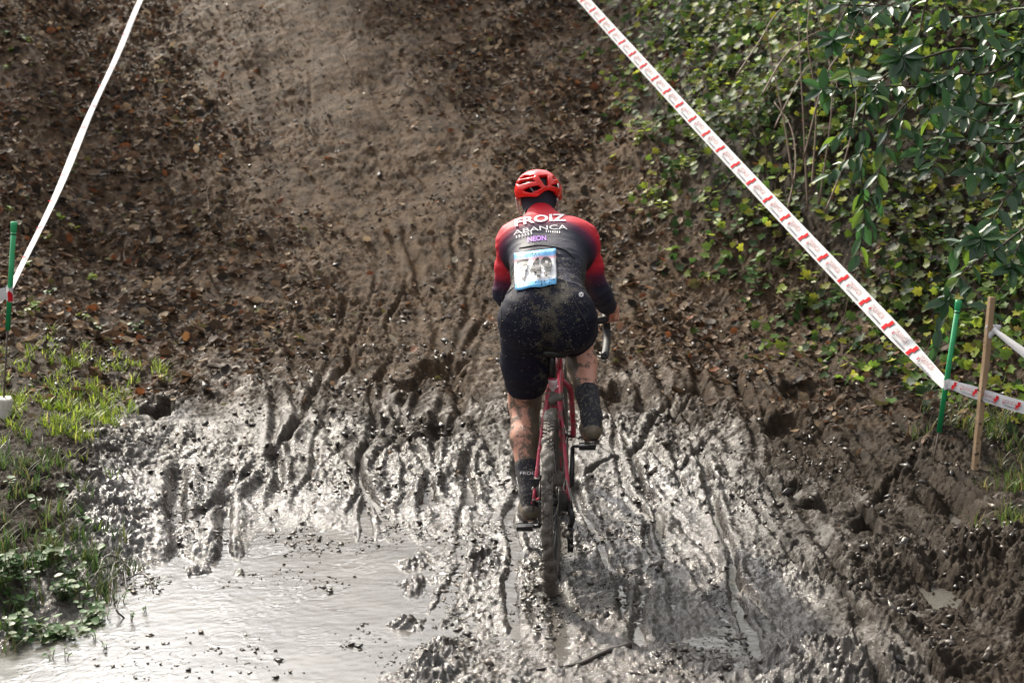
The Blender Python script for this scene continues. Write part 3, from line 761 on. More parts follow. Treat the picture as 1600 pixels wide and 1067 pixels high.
# skin, with the mud that came off the wheel
side_in = np.clip(1 - np.abs(bv[:, 0] - .165) / .15, 0, 1)
mudv = np.where(bv[:, 2] < .85, .03 + .42 * sstep(.25, .75, side_in) + .05 * (bv[:, 1] < 5.9), -.25)
mudv = np.where(bv[:, 2] > .87, -.3, mudv)
set_attr(bm_, "mudv", mudv)
skin_m = mat("skin", (.46, .215, .145), (.56, .28, .20), rough=.48, scale=14, mud=.42, mscale=16, mudattr="mudv", mudcol=(.085, .062, .042), bump=.15, bscale=160)
body_o = link("body", bm_, skin_m, rider)
eye_m = mat("eye", (.7, .7, .68), (.1, .06, .03), rough=.15, scale=60)
for s_ in (-1, 1):
    m_ = MB().lathe((0, 0, 0), [(.0005, -.011), (.007, -.0085), (.011, 0), (.007, .0085), (.0005, .011)], 'Z', 14)
    e = m_.build("eye", eye_m, body_o); e.location = HC + np.array((s_ * .032, .079, .003)) - np.array(OFF)

# jersey
jer = Field((-.16, 5.46, .80), (.50, 6.36, 1.46), .0056)
torso(jer, .0115); arms(jer, .009, .94)
jer.cone((.126, 6.12, 1.285), .064, (.121, 6.165, 1.325), .065, .02)
jer.clip((.137, 5.64, 1.06), (0, .80, .60))
jm, jv = jer.mesh("jersey", OFF, 2)
def seg_d(P, a, b):
    a, b = np.array(a), np.array(b); ab = b - a; t = np.clip(((P - a) @ ab) / (ab @ ab), 0, 1)
    return np.linalg.norm(P - a - t[:, None] * ab, axis=1)
s_ax = (jv - np.array((.14, 5.66, 1.10))) @ np.array((0, .82, .57))
dl = np.minimum(seg_d(jv, SHL, ELL_), seg_d(jv, ELL_, WRL)); dr = np.minimum(seg_d(jv, SHR, ELR), seg_d(jv, ELR, WRR))
dtor = np.minimum(seg_d(jv, (.07, 5.75, 1.10), (.07, 5.99, 1.21)), seg_d(jv, (.225, 5.75, 1.10), (.225, 5.99, 1.21))) - .105
arm = sstep(.010, -.010, np.minimum(dl, dr) - .058 - dtor)
# fade along the back (distance from the waist) and down the sleeves (height)
fb = sstep(.325, .425, s_ax + .45 * np.clip(np.abs(jv[:, 0] - .147) - .05, 0, .2))
fa = sstep(1.005, 1.125, jv[:, 2] - .03 * sstep(.2, .3, jv[:, 0]))
side = (1 - arm) * sstep(.0, .03, 1.185 - jv[:, 2]) * sstep(.11, .125, np.abs(jv[:, 0] - .147))
red, navy, purp, blk = np.array((.50, .012, .026)), np.array((.012, .012, .028)), np.array((.10, .012, .045)), np.array((.008, .008, .011))
def fade(f):
    f = f[:, None]
    return np.where(f < .5, navy + (purp - navy) * f * 2, purp + (red - purp) * (f - .5) * 2)
jc = fade(fb) * (1 - arm[:, None]) + fade(fa) * arm[:, None]
jc = jc * (1 - side[:, None]) + blk * side[:, None]
set_attr(jm, "col", jc)
set_attr(jm, "mudv", np.where(arm > .5, -.28, -.15 + .19 * sstep(.34, .08, s_ax)))
fab = dict(rough=.62, scale=60, bscale=420, bump=.12, spec=.35)
jer_m = mat("jersey_cloth", None, attr="col", mud=.40, mscale=95, mudattr="mudv", mudcol=(.16, .14, .11), **fab)
def fold_j(V):
    s_ = V[:, 1] * .82 + V[:, 2] * .57
    f = perlin(V[:, 0] * 9, s_ * 34, 71) + .6 * perlin(V[:, 0] * 20 + s_ * 12, s_ * 50, 72)
    fa_ = perlin(V[:, 0] * 30, V[:, 2] * 42, 73)
    return np.where(arm > .5, .0032 * np.clip(fa_, -.4, 1), .0034 * np.clip(f, -.6, 1) * (.35 + .65 * sstep(.30, .05, s_ax)))
wrinkle(jm, jv, fold_j)
jersey = link("jersey", jm, jer_m, rider)

# shorts
sh = Field((-.14, 5.42, .50), (.48, 6.10, 1.24), .0056)
torso(sh, .009); legs(sh, .009, 'thigh')
sh.clip((.137, 5.75, 1.165), (0, -.80, -.60))
dL = np.array(KNL) - np.array(HIPL); dL /= np.linalg.norm(dL); dR = np.array(KNR) - np.array(HIPR); dR /= np.linalg.norm(dR)
def clip_half(F, p, n, xmid, left):
    n = np.array(n) / np.linalg.norm(n); ax = [F.lo[i] + F.h * np.arange(F.n[i]) for i in range(3)]
    d = -((ax[0] - p[0]) * n[0])[:, None, None] - ((ax[1] - p[1]) * n[1])[None, :, None] - ((ax[2] - p[2]) * n[2])[None, None, :]
    mk = (ax[0] < xmid) if left else (ax[0] >= xmid)
    F.f[mk] = np.maximum(F.f[mk], d[mk].astype(np.float32))
clip_half(sh, np.array(HIPL) + dL * .345, -dL, .145, True); clip_half(sh, np.array(HIPR) + dR * .30, -dR, .145, False)
sm, sv = sh.mesh("shorts", OFF, 2)
mid_ = np.exp(-((sv[:, 0] - .16) / .11) ** 2)
set_attr(sm, "mudv", -.06 + .17 * mid_ + .05 * sstep(.9, 1.05, sv[:, 2]))
shorts_m = mat("shorts_cloth", (.006, .006, .014), (.011, .011, .024), mud=.36, mscale=30, mudattr="mudv", mudcol=(.046, .040, .032), rough=.7, scale=60, bscale=420, bump=.15, spec=.18)
def fold_s(V):
    f = perlin(V[:, 0] * 14 + V[:, 2] * 9, V[:, 2] * 30, 74); g = perlin(V[:, 0] * 7, V[:, 2] * 8, 75)
    cl = np.exp(-((V[:, 0] - .138) / .02) ** 2) * sstep(1.03, .93, V[:, 2]) * sstep(.2, -.1, V[:, 1] - 5.55)
    return .0030 * np.clip(f, -.5, 1) + .004 * g - .012 * cl
wrinkle(sm, sv, fold_s)
shorts = link("shorts", sm, shorts_m, rider)
# stitched seams
for pts in ([(.035, 1.06), (.005, 1.0), (-.003, .93), (.03, .885)], [(.235, 1.075), (.262, 1.02), (.287, .96), (.275, .90)]):
    pass
# socks and shoes
sock_m = mat("sock_knit", (.008, .008, .013), (.016, .016, .024), rough=.8, mud=.52, mscale=75, mudcol=(.10, .088, .072), bump=.5, bscale=300)
shoe_m = mat("shoe_upper", (.03, .028, .026), (.10, .085, .065), rough=.5, mud=.78, mscale=24, mudcol=(.085, .066, .045), bump=.8, bscale=70)
sole_m = mat("shoe_sole", (.008, .008, .008), (.02, .018, .016), rough=.4, mud=.6, mscale=30)
for kn, ca, an, heel, ball, toe, cut in ((KNL, CAL, ANL, (.072, 5.592, .222), (.070, 5.80, .166), (.068, 5.885, .158), .36), (KNR, CAR, ANR, (.312, 5.585, .545), (.316, 5.795, .510), (.319, 5.88, .50), .36)):
    f_ = Field(np.minimum(an, ca) - .12, np.maximum(an, ca) + .12, .005)
    f_.cone(ca, .060, an, .040, .03); f_.cone(an, .040, heel, .034, .02)
    d_ = np.array(an) - np.array(kn); Ls = np.linalg.norm(d_); d_ /= Ls
    f_.clip(np.array(an) - d_ * .135, d_)
    sk, _ = f_.mesh("sock", OFF, 1); link("sock", sk, sock_m, rider)
    lo = np.minimum(np.minimum(heel, toe), an) - .08; hi = np.maximum(np.maximum(heel, toe), an) + .08
    f_ = Field(lo, hi, .0048)
    f_.cone(heel, .036, ball, .041, .02); f_.cone(ball, .041, toe, .030, .02); f_.cone(np.array(an) + (0, .01, -.02), .042, np.array(heel) + (0, .05, .01), .042, .025)
    ax_ = np.array(toe) - np.array(heel); up_ = np.cross((1, 0, 0), ax_); up_ /= np.linalg.norm(up_)
    if up_[2] < 0: up_ = -up_
    f_.clip(np.array(heel) - up_ * .026, up_)
    so, _ = f_.mesh("shoe", OFF, 1); shoe = link("shoe", so, shoe_m, rider)
    f_ = Field(lo, hi, .0048)
    f_.cone(heel, .037, ball, .043, .02); f_.cone(ball, .043, toe, .032, .02)
    f_.clip(np.array(heel) - up_ * .024, -up_); f_.clip(np.array(heel) - up_ * .040, up_)
    so, _ = f_.mesh("sole", OFF, 1); sole = link("sole", so, sole_m, shoe)
    axn = ax_ / np.linalg.norm(ax_)
    rot = Matrix((Vector((1, 0, 0)), Vector(axn), Vector(up_))).transposed()
    for t in (.0, .03, .19, .225, .26):
        for sx in (-1, 1):
            MB().box(np.array(heel) + axn * t - up_ * .042 + np.array((sx * .019, 0, 0)), (.010, .009, .007), rot).build("lug", sole_m, shoe, False, OFF)

# ------------------------------------------------------------------ helmet
HR = Matrix.Rotation(math.radians(-9), 3, 'Z') @ Matrix.Rotation(math.radians(-13), 3, 'X')
HCc = Vector((.1125, 6.265, 1.425)); HRAD = (.101, .138, .094)
def in_poly(px, py, poly):
    c = False; j = len(poly) - 1
    for i in range(len(poly)):
        xi, yi = poly[i]; xj, yj = poly[j]
        if (yi > py) != (yj > py) and px < (xj - xi) * (py - yi) / (yj - yi) + xi: c = not c
        j = i
    return c
# openings measured on the photograph's view of the helmet (crop coordinates, 9.7 px each)
def hc(x, y): return 780 + x / 9.7, 250 + y / 9.7
VENTS = [[(250, 350), (330, 300), (500, 272), (560, 335), (430, 345), (290, 385)],
         [(345, 465), (420, 415), (590, 382), (655, 420), (600, 455), (480, 512), (395, 498)],
         [(588, 238), (738, 222), (762, 395), (690, 395)],
         [(802, 372), (950, 348), (950, 440), (885, 425), (802, 398)],
         [(812, 248), (848, 240), (905, 290), (815, 305)],
         [(300, 285), (370, 225), (520, 222), (545, 250), (480, 262), (330, 292)]]
RIM = [(190, 560), (215, 660), (270, 690), (300, 620), (345, 595), (430, 628), (520, 605), (690, 470), (750, 455), (850, 480), (905, 570), (960, 545), (990, 440)]
def to_px(p):
    d = p - Vector((0, 0, CAM_H)); zc = d.y * CP - d.z * SP
    return 800 + FPX * d.x / zc, 533.5 - FPX * (d.y * SP + d.z * CP) / zc
def helmet():
    nu, nv = 150, 64; V = []; F = []
    for j in range(nv + 1):
        th = math.radians(2 + 112 * j / nv)
        for i in range(nu):
            ph = 2 * math.pi * i / nu
            c = (math.sin(th) * math.sin(ph), math.sin(th) * math.cos(ph), math.cos(th))
            r = 1 + .030 * math.sin(th) * math.cos(ph * 6) * .6 + (.05 * max(0, -c[1]) ** 3 if c[1] < 0 else .03 * c[1] ** 2)
            V.append(HCc + HR @ Vector((c[0] * HRAD[0] * r, c[1] * HRAD[1] * r, c[2] * HRAD[2] * r)))
    rim = [hc(*p) for p in RIM]
    for j in range(nv):
        for i in range(nu):
            q = (j * nu + i, j * nu + (i + 1) % nu, (j + 1) * nu + (i + 1) % nu, (j + 1) * nu + i)
            cen = sum((V[k] for k in q), Vector()) / 4; loc = HR.transposed() @ (cen - HCc)
            px, py = to_px(cen)
            lx, ly, lz = loc.x / HRAD[0], loc.y / HRAD[1], loc.z / HRAD[2]
            drop = False
            if ly < .25:
                if any(in_poly(px, py, [hc(*p) for p in v]) for v in VENTS): drop = True
                lim = np.interp(px, [p[0] for p in rim], [p[1] for p in rim])
                if py > lim: drop = True
            else:
                if lz < -.22 + .05 * math.cos(lx * 3): drop = True
                a = math.atan2(lx, lz)
                if .35 < ly < .97 and abs(math.sin(a * 5)) > .62 and lz > .12: drop = True
            if not drop: F.append(q)
    me = pymesh("shell", [v - Vector(OFF) for v in V], F)
    bm = bmesh.new(); bm.from_mesh(me)
    bmesh.ops.delete(bm, geom=[v for v in bm.verts if not v.link_faces], context='VERTS')
    for _ in range(3):
        bv_ = [v for v in bm.verts if v.is_boundary]
        new = {}
        for v in bv_:
            nb = [e.other_vert(v) for e in v.link_edges if e.is_boundary]
            if len(nb) == 2: new[v] = v.co * .4 + (nb[0].co + nb[1].co) * .3
        for v, c in new.items(): v.co = c
    bmesh.ops.recalc_face_normals(bm, faces=bm.faces)
    bm.to_mesh(me); bm.free()
    for p in me.polygons: p.use_smooth = True
    return me
hel = empty("helmet", HCc)
tag(hel, "red vented cycling helmet on the cyclist's head", "helmet")
red_m = mat("helmet_red", (.62, .012, .010), (.70, .022, .018), rough=.22, scale=30, mud=.14, mscale=70, mudcol=(.14, .12, .09), spec=.5)
hm = helmet(); shell = link("shell", hm, red_m, hel); shell.location = Vector(OFF) - HCc
mod = shell.modifiers.new("thick", 'SOLIDIFY'); mod.thickness = .016; mod.offset = -1
liner_m = mat("helmet_liner", (.006, .006, .007), (.012, .012, .014), rough=.7)
lm = MB()
for j in range(14):
    pass
ln = Field(np.array(HCc) - .14, np.array(HCc) + .14, .006); ln.ell(tuple(HCc), (.083, .117, .076), rot=[[HR[r_][c_] for c_ in range(3)] for r_ in range(3)]); ln.clip(tuple(HCc + Vector((0, 0, -.02))), tuple(HR @ Vector((0, 0.2, 1))))
lme, _ = ln.mesh("liner", tuple(HCc), 1); link("liner", lme, liner_m, hel)
strap_m = mat("strap", (.45, .45, .47), (.6, .6, .62), rough=.7, mud=.2)
for s_ in (-1, 1):
    MB().tube(smooth_path([HCc + HR @ Vector((s_ * .088, -.05, -.035)), HCc + Vector((s_ * .080, .02, -.085)), HCc + Vector((s_ * .035, .055, -.125))], 5), .0035, 6).build("strap", strap_m, hel, True, HCc)
# bright inner webbing glimpsed through the lower vents
for a_, b_ in (((460, 410), (530, 490)), ((895, 360), (900, 430))):
    pa, pb = hc(*a_), hc(*b_)
    A, B = at(*pa, 6.165), at(*pb, 6.160)
    MB().tube([A, B], .0035, 6).build("webbing", strap_m, hel, True, HCc)
# dark cap and plaited hair under the helmet
cap_m = mat("cap_cloth", (.008, .008, .018), (.014, .014, .028), rough=.75)
cp = Field(HC - .15, HC + .15, .0058); cp.ell(HC + (0, -.006, .006), (.081, .098, .102)); cp.cone(HC + (.0, -.045, -.045), .060, HC + (.005, -.095, -.092), .060, .03)
cp.clip(HC + (0, .02, -.115), (0, -.6, .8)); cp.clip(HC + (0, .055, 0), (0, -1, .3))
cm_, _ = cp.mesh("cap", OFF, 1); link("cap", cm_, cap_m, rider)
hair_m = mat("hair", (.012, .006, .005), (.035, .016, .011), rough=.5, scale=90, bump=.8, bscale=200)
hm_ = MB(); _r = random.Random(4)
for k in range(46):
    sx = _r.uniform(-.055, .045); b0 = Vector(HC) + Vector((sx, -.075 + _r.uniform(-.012, .01), -.05)); e0 = Vector(HC) + Vector((sx * .9 - .02 + _r.uniform(-.012, .012), -.15 + _r.uniform(-.02, .02), -.105 + _r.uniform(-.012, .01)))
    hm_.tube(smooth_path([b0, (b0 + e0) / 2 + Vector((_r.uniform(-.006, .006), -.008, .004)), e0], 3), [.005] * 6 + [.0015], 5)
hm_.build("hair", hair_m, rider, True, OFF)

# ------------------------------------------------------------------ print on the jersey, race number
dg = bpy.context.evaluated_depsgraph_get()
def bvh_of(o):
    me_ = o.data; return BVHTree.FromPolygons([v.co + Vector(OFF) for v in me_.vertices], [p.vertices[:] for p in me_.polygons])
BVJ, BVS = bvh_of(jersey), bvh_of(shorts)
def on_cloth(px, py, off):
    d = ray(px, py).normalized(); o = Vector((0, 0, CAM_H)); best = None
    for t in (BVJ, BVS):
        h = t.ray_cast(o, d)
        if h[0] is not None and (best is None or h[3] < best[3]): best = h
    if best is None: return None
    n = best[1] if best[1].dot(d) < 0 else -best[1]
    return best[0] + n * off
def text_mesh(txt, bold=0.0, res=3):
    cu = bpy.data.curves.new("lettering", 'FONT'); cu.body = txt; cu.offset = bold; cu.resolution_u = res; cu.align_x = 'CENTER'
    ob = bpy.data.objects.new("lettering", cu); COL.objects.link(ob)
    d = bpy.context.evaluated_depsgraph_get(); me_ = bpy.data.meshes.new_from_object(ob.evaluated_get(d))
    bpy.data.objects.remove(ob); bpy.data.curves.remove(cu)
    bm = bmesh.new(); bm.from_mesh(me_); bmesh.ops.triangulate(bm, faces=bm.faces)
    for _ in range(4):
        bmesh.ops.subdivide_edges(bm, edges=[e for e in bm.edges if e.calc_length() > .11], cuts=1)
        bmesh.ops.triangulate(bm, faces=bm.faces)
    bm.verts.index_update()
    V = [v.co.copy() for v in bm.verts]; F = [[v.index for v in f.verts] for f in bm.faces]; bm.free(); bpy.data.meshes.remove(me_)
    xs = [v.x for v in V]; ysv = [v.y for v in V]; w = max(xs) - min(xs); h = max(ysv) - min(ysv)
    return [((v.x - min(xs)) / w - .5, (v.y - min(ysv)) / h) for v in V], F
def cloth_text(name, txt, cx, cy, w, h, mt, rot=0.0, arc=0.0, bold=0.0, off=.0035, parent=None):
    V, F = text_mesh(txt, bold); out = []; ok = []
    for a, b in V:
        x = a * w; y = -(b - .5) * h + arc * (a * 2) ** 2
        c, s = math.cos(rot), math.sin(rot)
        p = on_cloth(cx + x * c - y * s, cy + x * s + y * c, off); ok.append(p is not None); out.append((p or Vector(OFF)) - Vector(OFF))
    F = [f for f in F if all(ok[i] for i in f) and max((out[f[i]] - out[f[(i + 1) % 3]]).length for i in range(3)) < .04]
    return link(name, pymesh(name, out, F, False), mt, parent)
white_m = mat("white_print", (.68, .64, .66), (.76, .72, .74), rough=.6, mud=.24, mscale=70, mudcol=(.12, .10, .08))
purple_m = mat("purple_print", (.26, .075, .50), (.33, .12, .56), rough=.6, mud=.3, mscale=80, mudcol=(.10, .09, .10))
cloth_text("lettering", "FROIZ", 844, 342.5, 80, 11, white_m, math.radians(-6), 3, .03, parent=jersey)
cloth_text("lettering", "ABANCA", 844, 357.5, 84, 7, white_m, math.radians(-6), 3, .0, parent=jersey)
cloth_text("lettering", "lIIlIl", 819, 368, 25, 3.6, white_m, math.radians(-14), 0, 0, parent=jersey)
cloth_text("lettering", "IlIIlII", 864, 363, 22, 3.6, white_m, math.radians(4), 0, 0, parent=jersey)
cloth_text("lettering", "NEON", 839, 373.5, 29, 8, purple_m, math.radians(-5), 1, .03, parent=jersey)
# small flower mark on the shorts
fm = []; ff = []
for k in range(8):
    a = k * math.pi / 4
    base = len(fm)
    for r_, da in ((1.2, -.35), (4.0, -.22), (4.0, .22), (1.2, .35)):
        p = on_cloth(907.5 + r_ * math.cos(a + da), 461 + r_ * math.sin(a + da), .003); fm.append((p or Vector(OFF)) - Vector(OFF))
    ff.append((base, base + 1, base + 2, base + 3))
link("flower_mark", pymesh("flower_mark", fm, ff, False), white_m, shorts)
seam_m = mat("seam_thread", (.04, .037, .032), (.06, .054, .046), rough=.8)
def seam(pxs, parent, mt=seam_m, r=.0016, off=.001):
    pts = [on_cloth(p.x, p.y, off) for p in smooth_path([(a, b, 0) for a, b in pxs], 7)]
    pts = [p for p in pts if p is not None]
    if len(pts) > 2: MB().tube(pts, r, 5).build("seam", mt, parent, True, OFF)
seam([(884, 440), (893, 462), (905, 485), (915, 502), (918, 516)], shorts)
seam([(884, 440), (872, 436), (860, 444)], shorts)
seam([(786, 452), (784, 480), (783, 512)], shorts)
seam([(812, 388), (845, 384), (880, 390), (898, 405)], jersey, mat("pocket_edge", (.005, .005, .007), rough=.7), .0035)
# race number pinned to the pockets
NB = [(805.5, 397), (868, 390.5), (869.5, 446), (806.5, 455)]
def nbp(u_, v_):
    a = Vector(NB[0]).lerp(Vector(NB[1]), u_); b = Vector(NB[3]).lerp(Vector(NB[2]), u_); return a.lerp(b, v_)
n_ = 14; V = []; F = []
for layer in (.0075, .0060):
    for j in range(n_ + 1):
        for i in range(n_ + 1):
            q = nbp(i / n_, j / n_); p = on_cloth(q.x, q.y, layer + .003 * math.sin(i * .9) * math.sin(j * .8)); V.append((p or Vector(OFF)) - Vector(OFF))
m1 = (n_ + 1) ** 2
for j in range(n_):
    for i in range(n_):
        a = j * (n_ + 1) + i; F += [(a, a + n_ + 1, a + n_ + 2, a + 1), (m1 + a, m1 + a + 1, m1 + a + n_ + 2, m1 + a + n_ + 1)]
edge = [i for i in range(n_ + 1)] + [k * (n_ + 1) + n_ for k in range(1, n_ + 1)] + [n_ * (n_ + 1) + n_ - k for k in range(1, n_ + 1)] + [(n_ - k) * (n_ + 1) for k in range(1, n_)]
for a, b in zip(edge, edge[1:] + edge[:1]): F.append((a, b, m1 + b, m1 + a))
nbm = pymesh("race_number", V, F)
cols = []
for layer in range(2):
    for j in range(n_ + 1):
        for i in range(n_ + 1):
            t = j / n_
            cols.append((.14, .42, .74) if t < .19 else ((.70, .32, .35) if t < .24 else ((.74, .74, .76) if t < .80 else (.14, .44, .76))))
set_attr(nbm, "col", np.array(cols))
nb_m = mat("number_paper", None, attr="col", mud=.36, mscale=85, mudcol=(.055, .048, .042), rough=.55)
nb = link("race_number", nbm, nb_m, rider)
ink_m = mat("number_ink", (.012, .012, .014), (.03, .027, .025), rough=.5)
for ch, uu, sc in (("7", .25, 1), ("4", .50, 1), ("9", .77, 1)):
    q = nbp(uu, .52)
    cloth_text("digit", ch, q.x, q.y, 17, 32, ink_m, math.radians(-6), 0, .035, .0175, parent=nb)
# mud that hit the number and the pockets
bl = MB(); _r = random.Random(8)
spl_m = mat("mud_splatter", (.030, .025, .020), (.075, .062, .048), rough=.6, scale=120)
for k in range(120):
    q = nbp(_r.random(), _r.random() if k < 85 else _r.choice((.9, .97, .1))); p = on_cloth(q.x + _r.gauss(0, 2), q.y, .0135)
    if k < 11: q2 = nbp(.5 + _r.gauss(0, .08), _r.uniform(.3, .8)); p = on_cloth(q2.x, q2.y, .0185)
    if p is None: continue
    r_ = min(.0055, abs(_r.gauss(.0012, .0016)) + .0007)
    bl.lathe(p, [(.0002, -r_ * .5), (r_, 0), (.0002, r_ * .5)], 'X', 7)
o = bl.build("mud_splatter", spl_m, nb, True, OFF); tag(o, kind="stuff")
bl = MB(); dot_m = mat("dried_mud_fleck", (.16, .145, .12), (.26, .235, .20), rough=.8)
for k in range(1100):
    px = 850 + _r.gauss(0, 38); py = _r.uniform(368, 560) if k < 380 else _r.gauss(470, 45)
    p = on_cloth(px, py, .0012)
    if p is None or (px < 790 and py < 440) or (px > 912 and py < 445): continue
    r_ = min(.0026, .0006 + abs(_r.gauss(0, .0008)))
    bl.lathe(p, [(.0002, -r_), (r_, 0), (.0002, r_)], 'X', 5)
o = bl.build("mud_fleck", dot_m, jersey, True, OFF); tag(o, kind="stuff")
# sock lettering on the lower leg
SK = [o_ for o_ in rider.children if o_.name.startswith("sock")]
BVJ_keep = BVJ; BVJ = bvh_of(SK[0]); BVS_keep = BVS; BVS = BVJ
tag(cloth_text("lettering", "FROIZ", 826, 739, 26, 5, white_m, math.radians(0), 0, .0, .002, parent=SK[0]), kind="stuff")
BVJ, BVS = BVJ_keep, BVS_keep
# ------------------------------------------------------------------ bicycle (local frame: rear tyre's foot at the origin, forward +Y)
bike = empty("bicycle", OFF, HEAD)
bike.location.z = -.022
bike.rotation_euler = (0, math.radians(-1.2), HEAD)
tag(bike, "mud caked crimson cyclocross bicycle ridden by the cyclist", "bicycle")
AX, BB = Vector((0, 0, .335)), Vector((0, .42, .28)); FA = Vector((0, 1.02, .345))
frame_m = mat("frame_paint", (.27, .008, .032), (.36, .03, .06), rough=.30, scale=30, mud=.50, mscale=34, mudcol=(.075, .058, .044), spec=.5)
mudblk = dict(mudcol=(.07, .056, .044))
tyre_m = mat("muddy_tyre", (.020, .018, .016), (.04, .034, .028), rough=.55, mud=.86, mscale=26, bump=.8, bscale=120, mudcol=(.075, .064, .052))
black_m = mat("black_alloy", (.010, .010, .012), (.025, .023, .022), rough=.35, mud=.35, mscale=40, **mudblk)
steel_m = mat("muddy_steel", (.16, .155, .15), (.05, .045, .04), rough=.35, metal=.7, mud=.4, mscale=50, **mudblk)
tape_m = mat("bar_tape", (.010, .010, .011), (.02, .02, .022), rough=.6, mud=.15, bump=.4, bscale=130)
white_decal = mat("white_decal", (.62, .58, .58), (.36, .2, .2), rough=.4, mud=.3, mscale=50, mudcol=(.12, .09, .07))
m_ = MB()
st = Vector((0, .275, .765))
m_.tube([BB, st], .0165, 14); m_.tube([Vector((0, .285, .735)), Vector((0, .56, .775)), Vector((0, .80, .80))], .0155, 14)
m_.tube([BB + Vector((0, .01, .01)), Vector((0, .825, .69))], .020, 14); m_.tube([Vector((0, .785, .835)), Vector((0, .835, .665))], .0195, 14)
m_.tube([BB - Vector((.036, 0, 0)), BB + Vector((.036, 0, 0))], .022, 16)
frame = m_.build("frame", frame_m, bike)
for s in (-1, 1):
    MB().tube(smooth_path([Vector((s * .012, .28, .715)), Vector((s * .030, .225, .64)), Vector((s * .050, .12, .50)), Vector((s * .068, .0, .335))], 6), [.0085] * 10 + [.0075] * 9, 10).build("seat_stay", frame_m, frame)
    MB().tube(smooth_path([BB + Vector((s * .028, -.015, 0)), Vector((s * .045, .24, .29)), Vector((s * .068, 0, .335))], 6), .0095, 10).build("chain_stay", frame_m, frame)
    MB().box(Vector((s * .068, -.004, .328)), (.004, .016, .022)).build("dropout", black_m, frame, False)
MB().tube([Vector((0, .2775, .758)), Vector((0, .281, .742)), Vector((0, .296, .69))], [.0185, .0182, .0178], 14).build("decal", white_decal, frame)
MB().tube([Vector((0, .272, .77)), Vector((0, .245, .868))], .0136, 12).build("seat_post", black_m, bike)
# saddle
sf = Field((-.12, .02, .82), (.12, .42, .94), .006)
sf.cone((-.045, .17, .880), .016, (.045, .17, .880), .016, .03); sf.cone((-.038, .18, .880), .018, (0, .27, .880), .019, .03); sf.cone((.038, .18, .880), .018, (0, .27, .880), .019, .03); sf.cone((0, .25, .88), .020, (0, .375, .875), .017, .03)
sme, _ = sf.mesh("saddle", (0, 0, 0), 1); sad = link("saddle", sme, black_m, bike); sad.location = (0, .055, -.008)
for s in (-1, 1): MB().tube(smooth_path([Vector((s * .028, .12, .868)), Vector((s * .022, .20, .853)), Vector((s * .020, .28, .853)), Vector((0.006 * s, .35, .866))], 4), .0036, 6).build("saddle_rail", steel_m, sad)
# wheels
def wheel(name, c, rear):
    w = empty(name, c); w.parent = bike
    m = MB()
    prof = []
    for k in range(12):
        a = 2 * math.pi * k / 12; prof.append((.327 + .0205 * math.cos(a), .0205 * math.sin(a)))
    m.lathe((0, 0, 0), prof, 'X', 110)
    ty = m.build("tyre", tyre_m, w)
    kb = MB(); rr = random.Random(2)
    for k in range(104):
        a = 2 * math.pi * k / 104; ca, sa = math.cos(a), math.sin(a)
        for xo, off_, hx in ((0, 0, .0042), (-.0105, .5, .0036), (.0105, .5, .0036), (-.0175, 0, .003), (.0175, 0, .003)):
            a2 = a + off_ * 2 * math.pi / 104; up = Vector((xo * 26 * .0205, math.cos(a2), math.sin(a2))).normalized()
            rad = .327 + math.sqrt(max(.0212 ** 2 - xo ** 2, 1e-6))
            pos = Vector((xo, math.cos(a2) * rad, math.sin(a2) * rad))
            tg = Vector((0, -math.sin(a2), math.cos(a2))); sx = tg.cross(up).normalized()
            kb.box(pos, (hx, .0055, .0028 + rr.uniform(0, .0015)), Matrix((sx, tg, up)).transposed())
    o = kb.build("tread", tyre_m, w, False); tag(o, kind="stuff")
    MB().lathe((0, 0, 0), [(.312, -.012), (.312, .012), (.297, .011), (.278, .004), (.278, -.004), (.297, -.011)], 'X', 80).build("rim", black_m, w)
    hb = MB().tube([(-.062, 0, 0), (.062, 0, 0)], .009, 12).tube([(-.034, 0, 0), (.03, 0, 0)], .016, 14)
    for x in (-.034, .028): hb.lathe((x, 0, 0), [(.003, -.002), (.026, -.002), (.026, .002), (.003, .002)], 'X', 20)
    hb.build("hub", black_m, w)
    sp = MB()
    for k in range(28):
        a = 2 * math.pi * k / 28; x0 = -.034 if k % 2 else .028; a0 = a + (1 if (k // 2) % 2 else -1) * .9
        sp.tube([(x0, .024 * math.cos(a0), .024 * math.sin(a0)), (0, .28 * math.cos(a), .28 * math.sin(a))], .0012, 5)
    tag(sp.build("spokes", steel_m, w), kind="stuff")
    MB().lathe((-.043, 0, 0), [(.03, -.001), (.080, -.001), (.080, .001), (.03, .001)], 'X', 40).build("brake_disc", steel_m, w)
    if rear:
        cs = MB()
        for k, r_ in enumerate((.062, .056, .050, .045, .040, .036, .032, .028, .025)):
            cs.lathe((.030 + k * .0040, 0, 0), [(.012, -.001), (r_, -.001), (r_, .001), (.012, .001)], 'X', 26)
        cs.build("cassette", steel_m, w)
        # mud packed on the tyre
        mb = Field((-.045, -.37, -.36), (.045, .37, .37), .006); rr = random.Random(6)
        for k in range(260):
            a = rr.uniform(0, 6.28); q = (rr.uniform(-.016, .016), .338 * math.cos(a), .338 * math.sin(a)); mb.ell(q, (rr.uniform(.008, .016), rr.uniform(.010, .024), rr.uniform(.010, .024)), .008, m=.02)
        mm, _ = mb.mesh("mud_cake", (0, 0, 0), 1); tag(link("mud_cake", mm, tyre_m, w), kind="stuff")
    return w
wheel("rear_wheel", AX, True); wheel("front_wheel", FA, False)
